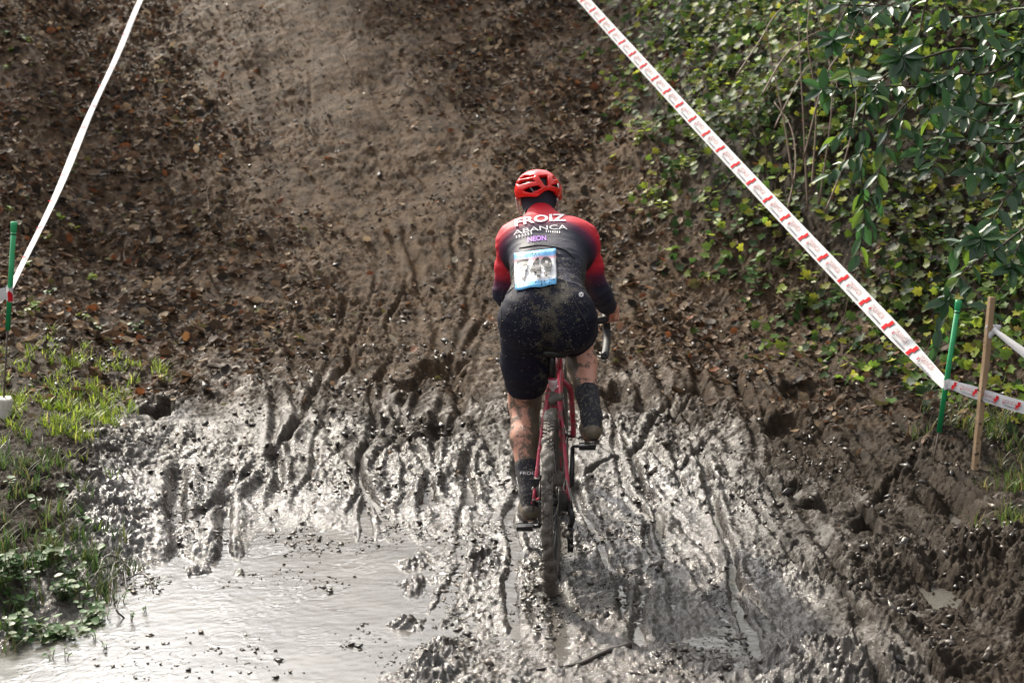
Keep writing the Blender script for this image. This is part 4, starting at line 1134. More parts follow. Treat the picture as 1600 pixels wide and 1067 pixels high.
# fork, stem, handlebar
fk = MB().tube([Vector((0, .836, .665)), Vector((0, .850, .625))], .022, 12)
for s in (-1, 1): fk.tube(smooth_path([Vector((s * .012, .848, .635)), Vector((s * .046, .868, .59)), Vector((s * .055, .93, .47)), Vector((s * .055, 1.02, .345))], 6), .012, 10)
fk.build("fork", frame_m, bike)
MB().tube([Vector((0, .785, .835)), Vector((0, .775, .875)), Vector((0, .862, .892))], .016, 12).build("stem", black_m, bike)
hbar = empty("handlebar", (0, .862, .892)); hbar.parent = bike
o_ = (0, .862, .892)
MB().tube([Vector((-.17, .862, .892)), Vector((.17, .862, .892))], .0145, 12).build("bar_top", black_m, hbar, True, o_)
for s in (-1, 1):
    MB().tube(smooth_path([Vector((s * .165, .862, .892)), Vector((s * .197, .885, .892)), Vector((s * .205, .945, .883)), Vector((s * .208, .972, .842)), Vector((s * .208, .945, .795)), Vector((s * .205, .88, .768)), Vector((s * .200, .80, .752))], 6), .0165, 12).build("bar_drop", tape_m, hbar, True, o_)
    pl = MB().lathe((0, 0, 0), [(.001, -.003), (.0175, -.003), (.0175, .003), (.012, .006), (.001, .006)], 'Z', 14).build("bar_plug", black_m, hbar)
    pl.location = Vector((s * .200, .798, .7515)) - Vector(o_); pl.rotation_euler = (math.radians(80), 0, 0)
    hf = Field((s * .205 - .05, .86, .80), (s * .205 + .05, 1.10, .98), .006)
    hf.cone((s * .202, .905, .895), .0165, (s * .207, .975, .905), .018, .02); hf.cone((s * .207, .975, .905), .018, (s * .207, .985, .93), .014, .02)
    hme, _ = hf.mesh("brake_hood", o_, 1); hd = link("brake_hood", hme, tape_m, hbar)
    MB().tube(smooth_path([Vector((s * .207, .985, .905)), Vector((s * .210, 1.005, .85)), Vector((s * .212, .99, .80))], 5), [.008] * 6 + [.005] * 5, 8).build("brake_lever", black_m, hbar, True, o_)
# cranks, chain ring, pedals, chain, derailleur
ck = empty("crankset", BB); ck.parent = bike
MB().lathe((.048, 0, 0), [(.060, -.0015), (.086, -.0015), (.086, .0015), (.060, .0015)], 'X', 44).build("chain_ring", black_m, ck)
for s, up in ((1, 1), (-1, -1)):
    MB().tube([Vector((s * .03, 0, 0)), Vector((s * .062, 0, up * .004)), Vector((s * .068, 0, up * .17))], [.016, .014, .010], 10).build("crank_arm", black_m, ck)
    pd = MB().tube([Vector((s * .068, 0, up * .17)), Vector((s * .165, 0, up * .17))], .007, 8).box((s * .13, 0, up * .17), (.030, .026, .006)).box((s * .13, .028, up * .17), (.034, .004, .009)).box((s * .13, -.028, up * .17), (.034, .004, .009))
    pd.build("pedal", black_m, ck, False)
ch = MB()
for zo in (.085, -.085): ch.tube([Vector((.048, .42, .28 + zo)), Vector((.046, .0, .335 + zo * .55))], .0045, 6)
ch.build("chain", steel_m, bike)
dr = MB().tube([Vector((.068, 0, .325)), Vector((.078, .0, .275)), Vector((.070, .02, .235))], .012, 8).box((.062, .025, .19), (.004, .016, .055)).box((.076, .025, .19), (.004, .016, .055))
for z in (.225, .155): dr.lathe((.069, .025, z), [(.004, -.003), (.022, -.003), (.022, .003), (.004, .003)], 'X', 16)
dr.build("derailleur", black_m, bike)
MB().tube(smooth_path([Vector((.060, .20, .40)), Vector((.052, .10, .42)), Vector((.075, -.03, .36)), Vector((.078, .0, .31))], 5), .0032, 6).build("gear_cable", steel_m, bike)
cal = MB().box((-.058, .05, .395), (.012, .022, .026)); cal.build("brake_caliper", black_m, bike, False)

# mud packed round the stays, brake and bottom bracket
mk = Field((-.09, -.06, .15), (.10, .48, .74), .006); rr = random.Random(16)
for c, rad, n, sz in (((0, .30, .34), .045, 26, .018), ((.035, .03, .335), .03, 14, .014), ((0, .262, .675), .022, 16, .015), ((.066, .03, .20), .03, 16, .012), ((-.055, .04, .37), .02, 8, .012), ((0, .41, .26), .04, 18, .016)):
    for k in range(n):
        q = [c[i] + rr.gauss(0, rad * (.5 if i == 0 else .7)) for i in range(3)]; mk.ell(q, [sz * rr.uniform(.5, 1.2) for _ in range(3)], .01, m=.02)
mm, _ = mk.mesh("packed_mud", (0, 0, 0), 1); tag(link("packed_mud", mm, tyre_m, bike), kind="stuff")

# mud thrown up beside the rear tyre
sp = MB(); rr = random.Random(21); o0 = Vector((.20, 5.25, 0.0))
for k in range(90):
    a = rr.uniform(-.5, 1.0); d = rr.uniform(.02, .26); h = max(.01, rr.gauss(.05, .035))
    p = Vector((d * math.cos(a), d * math.sin(a) * .6 - .05, h)); r_ = rr.uniform(.0012, .004)
    sp.lathe(p, [(.0003, -r_), (r_, 0), (.0003, r_)], 'Z', 6)
o = sp.build("mud_spray", clod_m); o.location = o0; tag(o, "drops and strings of mud thrown up beside the rear tyre", "mud spray", kind="stuff")
# ------------------------------------------------------------------ stakes and tapes along the course
green_m = mat("green_plastic", (.012, .25, .085), (.02, .33, .12), rough=.42, scale=12, mud=.16, mscale=40, mudcol=(.10, .09, .07), bump=.25, bscale=90)
rebar_m = mat("rusty_rod", (.035, .026, .020), (.09, .055, .035), rough=.7, scale=60, bump=.8, bscale=180)
wood_m = mat("stake_wood", (.27, .175, .095), (.36, .25, .15), rough=.7, scale=9, mud=.18, mscale=20, bump=.5, bscale=70)
conc_m = mat("pale_concrete", (.42, .39, .34), (.55, .52, .46), rough=.85, scale=30, mud=.25, mscale=25, bump=.7, bscale=90)
def green_stake(top, mid, foot, label, r=.0122):
    top, mid, foot = Vector(top), Vector(mid), Vector(foot)
    e = empty("course_stake", foot); tag(e, label, "stake", "green stakes holding the course tape")
    d = (top - mid).normalized(); o = foot
    MB().tube([mid, mid + (top - mid) * .5, top], r, 14).build("sleeve", green_m, e, True, o)
    MB().tube([top - d * .045, top - d * .040, top - d * .012, top + d * .004], [r * 1.0, r * 1.14, r * 1.28, r * 1.25], 14).build("cap", green_m, e, True, o)
    MB().tube([top - d * .058, top - d * .052], r * 1.08, 14).build("cord", mat("dark_cord", (.01, .02, .01), rough=.8), e, True, o)
    MB().tube([foot - Vector((0, 0, .16)), foot, mid + d * .02], r * .42, 8).build("rod", rebar_m, e, True, o)
    return e
def on_ground(px, py):
    z = .1
    for _ in range(12):
        x, y = gp(px, py, z); z = .5 * z + .5 * gz(x, y)
    return Vector((x, y, z))
fl = Vector(at(7, 690, 6.9)); fl.z = gz(fl.x, fl.y)
green_stake(at(22, 348, 6.95), at(12, 516, 6.92), fl, "green sleeved metal stake standing in a pale concrete block beside sunlit grass")
blk = MB(); n = 9; _r = random.Random(3)
prof = [(.052, -.03), (.054, .03), (.050, .075), (.044, .085)]
V = []; F = []
for r_, z_ in prof:
    for k in range(n):
        a = 2 * math.pi * k / n; q = r_ * (1 + _r.uniform(-.07, .07)); V.append((q * math.cos(a), q * math.sin(a), z_ + _r.uniform(-.004, .004)))
for j in range(3):
    for k in range(n): F.append((j * n + k, j * n + (k + 1) % n, (j + 1) * n + (k + 1) % n, (j + 1) * n + k))
F.append(tuple(range(3 * n, 4 * n))); F.append(tuple(range(n))[::-1])
o = link("concrete_block", pymesh("concrete_block", V, F, False), conc_m, None, fl)
bv_ = o.modifiers.new("edge", 'BEVEL'); bv_.width = .006; bv_.segments = 2
tag(o, "small pale concrete block at the foot of a green stake by the grass", "concrete block")
fr = at(1457, 765, 6.75); fr.z = gz(fr.x, fr.y)
green_stake(at(1498, 470, 6.82), at(1467, 675, 6.77), fr, "leaning green sleeved stake next to the wooden stake, where striped tape is tied")
def wood_stake(top, foot, label):
    top, foot = Vector(top), Vector(foot); e = empty("wooden_stake", foot); tag(e, label, "stake")
    d = (top - foot); L = d.length; d.normalize(); x = Vector((.93, .36, 0)); x = (x - d * x.dot(d)).normalized(); y = d.cross(x)
    V = []; F = []; ns = 10; rr = random.Random(2)
    for k in range(ns + 1):
        t = -.15 + (L + .15) * k / ns; w = .0145 * (1 + rr.uniform(-.04, .04)); c = d * t + x * rr.uniform(-.0015, .0015)
        for sx, sy in ((-1, -1), (1, -1), (1, 1), (-1, 1)): V.append(c + x * w * sx + y * w * .8 * sy)
    for k in range(ns):
        for i in range(4): F.append((k * 4 + i, k * 4 + (i + 1) % 4, k * 4 + 4 + (i + 1) % 4, k * 4 + 4 + i))
    F += [(0, 3, 2, 1), tuple(ns * 4 + i for i in range(4))]
    s_ = link("shaft", pymesh("shaft", V, F, False), wood_m, e)
    b = s_.modifiers.new("edge", 'BEVEL'); b.width = .003; b.segments = 2
    rr = random.Random(4); cl = MB()
    for k in range(26):
        p = d * rr.uniform(0, .42) ** 1.0 + x * rr.uniform(-.018, .018) - y * .0
        q = p + (-y if rr.random() < .6 else y) * .0135; r_ = rr.uniform(.003, .008)
        cl.lathe(q, [(.0004, -r_ * 1.4), (r_, 0), (.0004, r_ * 1.4)], 'Z', 7)
    tag(cl.build("mud_spots", clod_mud, e), kind="stuff")
    return e
clod_mud = mat("stuck_mud", (.030, .024, .018), (.07, .055, .04), rough=.6, scale=80)
fw_ = at(1520, 783, 6.60); fw_.z = gz(fw_.x, fw_.y)
wood_stake(at(1550, 464, 6.66), fw_, "square wooden stake muddy at the foot with white ribbon tied near its top")

# tapes: strips with a front and a back 0.4 mm apart
tape_white = mat("white_tape", (.52, .516, .52), (.60, .595, .60), rough=.75, spec=.08, scale=8, trans=.10, bump=.3, bscale=25)
print_red = mat("red_tape_print", (.42, .010, .014), (.50, .02, .025), rough=.8, spec=.06, scale=30)
print_script = mat("script_tape_print", (.34, .02, .035), (.42, .05, .06), rough=.8, spec=.06, scale=30)
print_grey = mat("grey_tape_print", (.22, .21, .24), (.32, .31, .34), rough=.8, spec=.06, scale=30)
def strip(name, path, W, width, parent, n_across=5, cup=.0):
    "path points, W width directions per point, width per point"
    V = []; F = []
    Nn = []
    for i, p in enumerate(path):
        t = (path[min(i + 1, len(path) - 1)] - path[max(i - 1, 0)]).normalized(); w = (W[i] - t * W[i].dot(t)).normalized(); nrm = t.cross(w).normalized()
        if nrm.y > 0: nrm = -nrm
        Nn.append((t, w, nrm))
    for lay in (0, 1):
        for i, p in enumerate(path):
            t, w, nrm = Nn[i]
            for k in range(n_across):
                a = k / (n_across - 1) * 2 - 1
                V.append(p + w * a * width[i] / 2 + nrm * (cup * (1 - a * a) - lay * .0004 + .0012 * math.sin(i * .7 + a * 2)))
    m = len(path) * n_across
    for i in range(len(path) - 1):
        for k in range(n_across - 1):
            a = i * n_across + k; F += [(a, a + 1, a + n_across + 1, a + n_across), (m + a, m + a + n_across, m + a + n_across + 1, m + a + 1)]
    o = link(name, pymesh(name, [v - Vector(parent.location) for v in V], F), tape_white, parent)
    return o, Nn
TXT = None
def outline_text(txt, wid, hgt, th):
    "thin outlined capitals in the plane, as a mesh of small ribbons"
    cu = bpy.data.curves.new("script", 'FONT'); cu.body = txt; cu.resolution_u = 2; cu.shear = .15; cu.fill_mode = 'NONE'; cu.bevel_depth = th; cu.bevel_resolution = 0; cu.align_x = 'CENTER'
    ob = bpy.data.objects.new("script", cu); COL.objects.link(ob)
    d = bpy.context.evaluated_depsgraph_get(); me_ = bpy.data.meshes.new_from_object(ob.evaluated_get(d)); bpy.data.objects.remove(ob)
    co = np.empty(len(me_.vertices) * 3, np.float32); me_.vertices.foreach_get("co", co); co = co.reshape(-1, 3)
    co[:, 0] = (co[:, 0] - co[:, 0].min()) / np.ptp(co[:, 0]) * wid - wid / 2; co[:, 1] = (co[:, 1] - co[:, 1].min()) / np.ptp(co[:, 1]) * hgt - hgt / 2; co[:, 2] *= .02
    me_.vertices.foreach_set("co", co.ravel()); me_.update(); me_.name = "lettering"
    return me_
def flat_poly(name, pts):
    me_ = pymesh(name, [(x, y, 0) for x, y in pts], [tuple(range(len(pts)))], False); return me_
script_me = outline_text("OKANCA", .125, .026, .016); script_me.materials.append(print_script)
small_me = outline_text("course tape".replace("course tape", "~~~~"), .09, .012, .03); small_me.materials.append(print_grey)
block_me = flat_poly("colour_block", [(-.016, -.030), (.008, -.030), (.008, -.004), (.019, -.004), (.019, .028), (-.005, .028), (-.005, .002), (-.016, .002)]); block_me.materials.append(print_red)
fl_me = MB()
for a0, r_ in ((.3, 1), (2.2, .8), (4.0, 1.1)):
    fl_me.tube([Vector((.012 * r_ * math.cos(a0 + q * .35) * (.3 + q / 7), .009 * r_ * math.sin(a0 + q * .35) * (.3 + q / 7), 0)) for q in range(12)], .0009, 4)
fl_me = pymesh("flourish", fl_me.v, fl_me.f); fl_me.materials.append(print_grey)
petal_me = flat_poly("petal", [(-.006, -.002), (-.001, -.007), (.005, -.004), (.003, .002), (.008, .006), (.001, .007), (-.004, .004)]); petal_me.materials.append(print_script)
def prints(parent, path, Nn, period, start, end, scale=1.0):
    L = [0]
    for a, b in zip(path, path[1:]): L.append(L[-1] + (b - a).length)
    s = start; tot = L[-1] - end
    while s < tot:
        for me_, ds, dw in ((block_me, 0, 0), (script_me, .115, .008), (small_me, .150, -.022), (fl_me, .085, -.016), (petal_me, .065, -.008)):
            q = s + ds * scale
            if q > tot: continue
            i = min(max(np.searchsorted(L, q) - 1, 0), len(path) - 2); f = (q - L[i]) / (L[i + 1] - L[i])
            t, w, nrm = Nn[i]; p = path[i].lerp(path[i + 1], f) + w * dw * scale + nrm * .0080
            yv = w if w.z > 0 else -w; xv = yv.cross(nrm).normalized(); yv = nrm.cross(xv)
            M4 = Matrix((xv, yv, nrm)).transposed().to_4x4(); M4.translation = p - Vector(parent.location)
            o = bpy.data.objects.new(me_.name, me_); COL.objects.link(o); o.parent = parent
            o.matrix_basis = M4 @ Matrix.Diagonal((scale, scale, 1, 1))
        s += period * scale
def sag(a, b, n, drop):
    a, b = Vector(a), Vector(b); return [a.lerp(b, i / n) - Vector((0, 0, drop * 4 * (i / n) * (1 - i / n))) for i in range(n + 1)]
# long tape up the right side
A, B = at(713, -230, 17.0), at(1478, 602, 6.79)
path = sag(A, B, 90, .07)
tp = empty("course_tape", B); tag(tp, "wide white course tape with red blocks sloping up past the ivy bank", "course tape")
W = [Vector((.77, -.06, .64)) for i in range(91)]
wd = [.083 * (1 if i < 86 else max(.5, 1 - (i - 86) * .11)) for i in range(91)]
o, Nn = strip("band", path, W, wd, tp, 5, .004); prints(tp, path, Nn, .235, .12, .10, 1.12)
foot = Vector((A.x + .02, A.y + .03, gz(A.x + .02, A.y + .03)))
green_stake(A + Vector((.02, .03, .05)), foot + Vector((.0, 0, .3)), foot, "green sleeved stake high on the bank holding the wide tape")
# tape up the left side, folded and twisted
A2, B2 = at(328, -260, 17.0), at(17, 456, 6.925)
path = [p + Vector((.006 * math.sin(i * .5), 0, .005 * math.sin(i * .33))) for i, p in enumerate(sag(A2, B2, 60, .05))]
tp = empty("course_tape", B2); tag(tp, "narrow folded white tape with red flecks running uphill past the leaf litter", "course tape")
W = [Vector((math.cos(.35 + .25 * math.sin(i * .11)), -.25, math.sin(.35 + .25 * math.sin(i * .11)))) for i in range(61)]
wd = [.046 + .006 * math.sin(i * .4) for i in range(61)]
o, Nn = strip("band", path, W, wd, tp, 5, .006)
L = 0; _r = random.Random(6)
fleck_me = flat_poly("red_fleck", [(-.024, -.004), (-.004, -.007), (.022, -.001), (.024, .004), (.0, .002)]); fleck_me.materials.append(print_red)
for i in range(6, 59, 2):
    t, w, nrm = Nn[i]; p = path[i] + nrm * .011 + w * _r.uniform(-.008, .008)
    M4 = Matrix(((w * .75 + t * .65).normalized(), nrm.cross((w * .75 + t * .65).normalized()), nrm)).transposed().to_4x4(); M4.translation = p - Vector(tp.location)
    o = bpy.data.objects.new("red_fleck", fleck_me); COL.objects.link(o); o.parent = tp; o.matrix_basis = M4 @ Matrix.Diagonal((1.1, 1.2, 1, 1))
foot = Vector((A2.x, A2.y + .03, gz(A2.x, A2.y + .03)))
green_stake(A2 + Vector((0, .03, .05)), foot + Vector((0, 0, .3)), foot, "green sleeved stake on the leafy bank holding the folded tape")
# tape turned round the left stake and carried on out to the left
tp2 = empty("course_tape", B2); tag(tp2, "crumpled end of white tape wrapped round the green stake by the grass", "course tape")
c = at(15, 457, 6.93)
ring = [c + Vector((.017 * math.cos(a), .017 * math.sin(a), -.01 * k / 10)) for k, a in enumerate([q * 2 * math.pi / 10 for q in range(11)])]
V = []; F = []
for k, p in enumerate(ring):
    for z_ in (-.034, 0, .034): V.append(p + Vector((0, 0, z_ + (.006 * math.sin(k * 2.1)))))
for k in range(10):
    for j in range(2): F.append((k * 3 + j, k * 3 + j + 1, k * 3 + 4 + j, k * 3 + 3 + j))
link("wrap", pymesh("wrap", [v - Vector(B2) for v in V], F), tape_white, tp2)
pth = sag(at(10, 458, 6.90), at(-190, 488, 6.6), 14, .02)
strip("band", pth, [Vector((0, .1, 1))] * 15, [.055 + .014 * min(i, 3) / 3 for i in range(15)], tp2, 4, .003)
mrk = flat_poly("red_mark", [(-.012, -.028), (.013, -.022), (.012, .012), (-.004, .026), (-.013, .018)]); mrk.materials.append(print_red)
o = link("red_mark", mrk, None, tp2); o.rotation_euler = (math.radians(90), 0, 0); o.location = at(16, 463, 6.905) - Vector(B2)
# tape from the right stake across in front of the wooden one
C0, C1 = at(1478, 598, 6.78), at(1720, 668, 6.15)
tp3 = empty("course_tape", C0); tag(tp3, "narrow striped tape stretched from green stake past the wooden stake", "course tape")
path = sag(C0, C1, 30, .01)
o, Nn = strip("band", path, [Vector((.1, .35, 1))] * 31, [.036 + .020 * min(i, 5) / 5 for i in range(31)], tp3, 5, .002); prints(tp3, path, Nn, .185, .05, .02, .62)
ring = [at(1480, 600, 6.785) + Vector((.018 * math.cos(q * .6283), .018 * math.sin(q * .6283), 0)) for q in range(11)]
V = []; F = []
for k, p in enumerate(ring):
    for z_ in (-.024, 0, .024): V.append(p + Vector((0, 0, z_ + .004 * math.sin(k * 1.9))))
for k in range(10):
    for j in range(2): F.append((k * 3 + j, k * 3 + j + 1, k * 3 + 4 + j, k * 3 + 3 + j))
link("wrap", pymesh("wrap", [v - Vector(C0) for v in V], F), tape_white, tp3)
# plain white ribbon knotted on the wooden stake
R0 = at(1549, 517, 6.65); tp4 = empty("white_ribbon", R0); tag(tp4, "plain white ribbon knotted round the wooden stake and trailing away", "ribbon")
strip("band", sag(at(1552, 514, 6.62), at(1700, 612, 6.1), 16, .015), [Vector((.1, .2, 1))] * 17, [.022 + .018 * min(i, 6) / 6 for i in range(17)], tp4, 4, .004)
kn = Field(np.array(R0) - .1, np.array(R0) + .1, .004); rr = random.Random(5)
for k in range(9):
    a = k * .7; q = np.array(R0) + np.array((.020 * math.cos(a), .018 * math.sin(a), rr.uniform(-.02, .02))); kn.ell(q, (.010, .008, .018), .006, m=.02)
for q in ((.022, -.016, .012), (.030, -.014, .022), (.026, -.016, -.004)): kn.ell(np.array(R0) + q, (.012, .006, .009), .004, m=.02)
kme, _ = kn.mesh("knot", tuple(R0), 1); link("knot", kme, tape_white, tp4)
_DD = np.arange(5.5, 15.4, .05)
def ray_ground(px, py):
    d = ray(px, py); t = _DD / d.y
    h = np.nonzero(CAM_H + d.z * t < ground_z(d.x * t, _DD))[0]
    return at(px, py, _DD[h[0]]) if len(h) else None
# ------------------------------------------------------------------ broad-leaved shrub overhanging the right bank
bark_m = mat("bark", (.022, .015, .010), (.07, .048, .032), rough=.75, scale=40, bump=.6, bscale=120)
cane_m = mat("cane_bark", (.085, .050, .032), (.17, .115, .075), rough=.7, scale=30, bump=.4, bscale=90)
LM = [mat("shrub_leaf", (.018, .050, .020), (.030, .076, .028), rough=.33, scale=14, trans=.22, spec=.5),
      mat("shrub_leaf_green", (.030, .088, .026), (.048, .12, .030), rough=.36, scale=14, trans=.38, spec=.5),
      mat("shrub_leaf_bright", (.085, .155, .020), (.13, .20, .025), rough=.32, scale=14, trans=.40, spec=.45)]
def shrub_leaf(i):
    ts = [0, .06, .16, .30, .46, .62, .78, .90, 1.0]; ws = [.012, .05, .14, .205, .225, .20, .14, .07, .004]
    rr = random.Random(i); V = []; F = []
    cv = rr.uniform(.05, .22)
    for t, w in zip(ts, ws):
        dz = -cv * t * t; wave = .012 * math.sin(t * 14 + i)
        V += [(-w, t, dz + w * .30 + wave), (-w * .5, t, dz + w * .10), (0, t, dz - .006), (w * .5, t, dz + w * .10), (w, t, dz + w * .30 - wave)]
    for k in range(len(ts) - 1):
        for j in range(4): F.append((k * 5 + j, k * 5 + j + 1, k * 5 + 6 + j, k * 5 + 5 + j))
    return pymesh("leaf", V, F)
LME = []
for i in range(9):
    me_ = shrub_leaf(i); me_.materials.append(LM[i % 3]); LME.append(me_)
TR = Vector((3.35, 7.9, 0)); TR.z = gz(TR.x, TR.y)
shrub = empty("shrub", TR); tag(shrub, "large glossy dark green broad leaved shrub overhanging the ivy bank", "shrub")
MB().tube(smooth_path([TR - Vector((0, 0, .2)), TR + Vector((-.05, 0, .5)), TR + Vector((.02, -.05, 1.1)), TR + Vector((-.05, -.1, 1.8))], 6), [.045] * 7 + [.035] * 6 + [.02] * 6, 10).build("trunk", bark_m, shrub, True, TR)
_r = random.Random(31)
leaves = []                                     # (size, matrix, mesh index, branch)
def leaf_at(p, d, up, ln, br, mi=None):
    d = d.normalized(); up = (up - d * up.dot(d)).normalized(); x = d.cross(up)
    M4 = Matrix((x, d, up)).transposed().to_4x4() @ Matrix.Diagonal((ln, ln, ln, 1)); M4.translation = p
    if mi is None: mi = _r.choices((0, 1, 2), (.5, .34, .16))[0] + 3 * _r.randrange(3)
    leaves.append((ln, M4, mi, br))
def branch(pts, r0, r1, step, lsize, start=.0, droop=.35, twigs=0, whorl=0, dens=1.0):
    P = smooth_path(pts, 8); n = len(P)
    o = MB().tube(P, [r0 + (r1 - r0) * i / (n - 1) for i in range(n)], 7).build("branch", bark_m, shrub, True, TR)
    acc = 0; side = 1; tot = sum((b - a).length for a, b in zip(P, P[1:])); run = 0
    for a, b in zip(P, P[1:]):
        seg = (b - a).length; acc += seg; run += seg
        if run / tot < start: acc = 0; continue
        while acc > step:
            acc -= step; side = -side; t = (b - a).normalized()
            sd = t.cross(Vector((0, -.4, 1))).normalized() * side
            for rep in range(2 if _r.random() < .65 * dens else 1):
                d = t * _r.uniform(.1, .8) + sd * (1 if rep == 0 else -1) * _r.uniform(.5, 1.0) + Vector((_r.gauss(0, .3), _r.gauss(-.1, .35), -droop + _r.gauss(0, .3)))
                up = Vector((_r.gauss(-.05, .35), _r.gauss(-.55, .3), 1 + _r.gauss(0, .2)))
                leaf_at(a.lerp(b, _r.random()), d, up, lsize * _r.uniform(.65, 1.2), o)
            if twigs and _r.random() < twigs:
                e = a + (sd * _r.uniform(.3, 1) + t * .5 + Vector((_r.gauss(0, .3), _r.gauss(-.1, .3), _r.gauss(-.2, .4)))) * _r.uniform(.10, .22)
                branch([a, (a + e) / 2 + Vector((0, 0, .02)), e], .003, .0015, .045, lsize * .92, .15, droop)
    if whorl:
        t = (P[-1] - P[-3]).normalized()
        for k in range(whorl):
            a = k * 2 * math.pi / whorl + _r.uniform(-.25, .25)
            d = Vector((math.cos(a), -.35 + _r.gauss(0, .15), math.sin(a) * .8 - .12)) + t * .25
            leaf_at(P[-1], d, Vector((0, -.8, .75)), lsize * _r.uniform(.9, 1.25), o, _r.choice((0, 3, 6, 0, 1)))
q = lambda *a: [at(*p) for p in a]
HI = TR + Vector((-.05, -.1, 1.75)); MI = TR + Vector((.0, -.05, 1.1)); LO = TR + Vector((-.04, 0, .55))
branch([HI] + q((1680, 20, 7.7), (1600, 15, 7.6), (1500, 28, 7.5), (1400, 12, 7.5), (1310, 8, 7.5)), .010, .003, .055, .105, .15, .3, .30)
branch([HI] + q((1620, -50, 7.6), (1500, -60, 7.4), (1450, 0, 7.3), (1435, 55, 7.25), (1408, 88, 7.2)), .009, .003, .06, .12, .35, .25, .1, 11)
branch([HI] + q((1640, 120, 7.6), (1560, 165, 7.5), (1480, 140, 7.45), (1380, 135, 7.4), (1285, 140, 7.4)), .009, .0025, .05, .11, .15, .25, .28, 5)
branch([HI] + q((1600, 60, 7.6), (1480, 80, 7.5), (1370, 130, 7.5), (1345, 230, 7.5), (1350, 330, 7.5), (1342, 400, 7.5)), .009, .002, .048, .10, .3, .75, .22)
branch([HI] + q((1590, 90, 7.5), (1480, 120, 7.4), (1400, 180, 7.4), (1375, 260, 7.35), (1368, 320, 7.35)), .007, .002, .050, .10, .35, .75, .2)
branch([MI] + q((1660, 250, 7.4), (1590, 290, 7.2), (1555, 335, 7.1), (1532, 372, 7.05)), .008, .003, .055, .115, .25, .3, .25, 9)
branch([MI] + q((1650, 300, 7.4), (1570, 380, 7.1), (1510, 420, 7.0), (1478, 470, 7.0)), .007, .002, .05, .105, .3, .4, .25, 4)
branch([MI] + q((1640, 200, 7.5), (1560, 225, 7.4), (1490, 215, 7.35), (1440, 235, 7.35)), .007, .002, .05, .10, .2, .3, .35, 4)
branch([HI] + q((1480, -40, 7.6), (1360, -30, 7.5), (1320, 20, 7.5), (1302, 62, 7.45)), .006, .002, .055, .105, .55, .4, .2, 6)
branch([HI] + q((1640, 60, 7.6), (1570, 80, 7.5), (1500, 100, 7.45), (1455, 130, 7.4)), .007, .002, .05, .10, .25, .3, .3, 6)
branch([MI] + q((1660, 330, 7.3), (1600, 370, 7.1), (1580, 420, 7.0)), .006, .002, .05, .10, .2, .5, .3, 4)
branch([HI] + q((1640, 150, 7.4), (1590, 200, 7.3), (1530, 190, 7.2), (1480, 170, 7.2)), .006, .002, .05, .105, .15, .3, .3, 4)
branch([MI] + q((1640, 240, 7.3), (1610, 260, 7.2), (1570, 280, 7.2), (1520, 270, 7.2)), .006, .002, .05, .10, .15, .35, .3, 4)
leaves.sort(key=lambda l: -l[0])
for ln, M4, mi, br in leaves[:300]:
    o = bpy.data.objects.new("leaf", LME[mi]); COL.objects.link(o); o.parent = br
    M5 = M4.copy(); M5.translation -= TR; o.matrix_basis = M5
rest = leaves[300:]
if rest:
    for k in range(3):
        VV = []; FF = []
        for ln, M4, mi, br in rest:
            if mi % 3 != k: continue
            me_ = LME[mi]; b0 = len(VV); VV += [M4 @ v.co - TR for v in me_.vertices]; FF += [tuple(i + b0 for i in p.vertices) for p in me_.polygons]
        tag(link("small_leaves", pymesh("small_leaves", VV, FF), LM[k], shrub), kind="stuff")
print("shrub leaves", len(leaves))

# ------------------------------------------------------------------ trees on the crest, above the picture; their shade dapples the bank
def crest_tree(base, crowns, label, seed):
    base = Vector(base); base.z = gz(base.x, base.y); e = empty("tree", base); tag(e, label, "tree"); rr = np.random.default_rng(seed)
    top = Vector(crowns[0][0])
    MB().tube(smooth_path([base - Vector((0, 0, .3)), base.lerp(top, .5) + Vector((.1, 0, 0)), top], 6), [.13 - .09 * i / 12 for i in range(13)], 10).build("trunk", bark_m, e, True, base)
    for c, r, n in crowns:
        c = Vector(c); st_ = base.lerp(top, .6)
        MB().tube(smooth_path([st_, st_.lerp(c, .6) + Vector((0, 0, .15)), c], 5), [.05 - .035 * i / 10 for i in range(11)], 8).build("limb", bark_m, e, True, base)
        P_ = rr.normal(size=(n, 3)); P_ /= np.linalg.norm(P_, axis=1, keepdims=True); P_ *= (rr.random((n, 1)) ** .45) * np.array(r)
        P_ += .25 * np.stack([perlin(P_[:, 0] * 2, P_[:, 1] * 2, 81), perlin(P_[:, 1] * 2, P_[:, 2] * 2, 82), perlin(P_[:, 2] * 2, P_[:, 0] * 2, 83)], 1)
        N_ = rr.normal(size=(n, 3)) + np.array([0, 0, 1.2]); N_ /= np.linalg.norm(N_, axis=1, keepdims=True)
        o = scatter("crown", 'oval', P_ + np.array(c) - np.array(base), frames(N_, rr.uniform(0, 6.28, n), np.full(n, .2), rr), rr.uniform(.08, .15, n), palette([(.03, .06, .015), (.05, .08, .02)], n, rr), ivy_m)
        o.parent = e; tag(o, kind="stuff")
crest_tree((-2.6, 17.2, 0), [((-2.3, 16.4, 5.3), (1.3, .7, .45), 700), ((-.8, 16.4, 5.6), (1.0, .6, .45), 480)], "tree on the crest shading the upper track", 5)
crest_tree((-6.4, 16.2, 0), [((-6.0, 15.4, 5.5), (1.2, 1.2, .6), 750), ((-5.2, 14.4, 5.2), (.9, .9, .4), 380)], "tree on the crest above the leafy bank", 6)

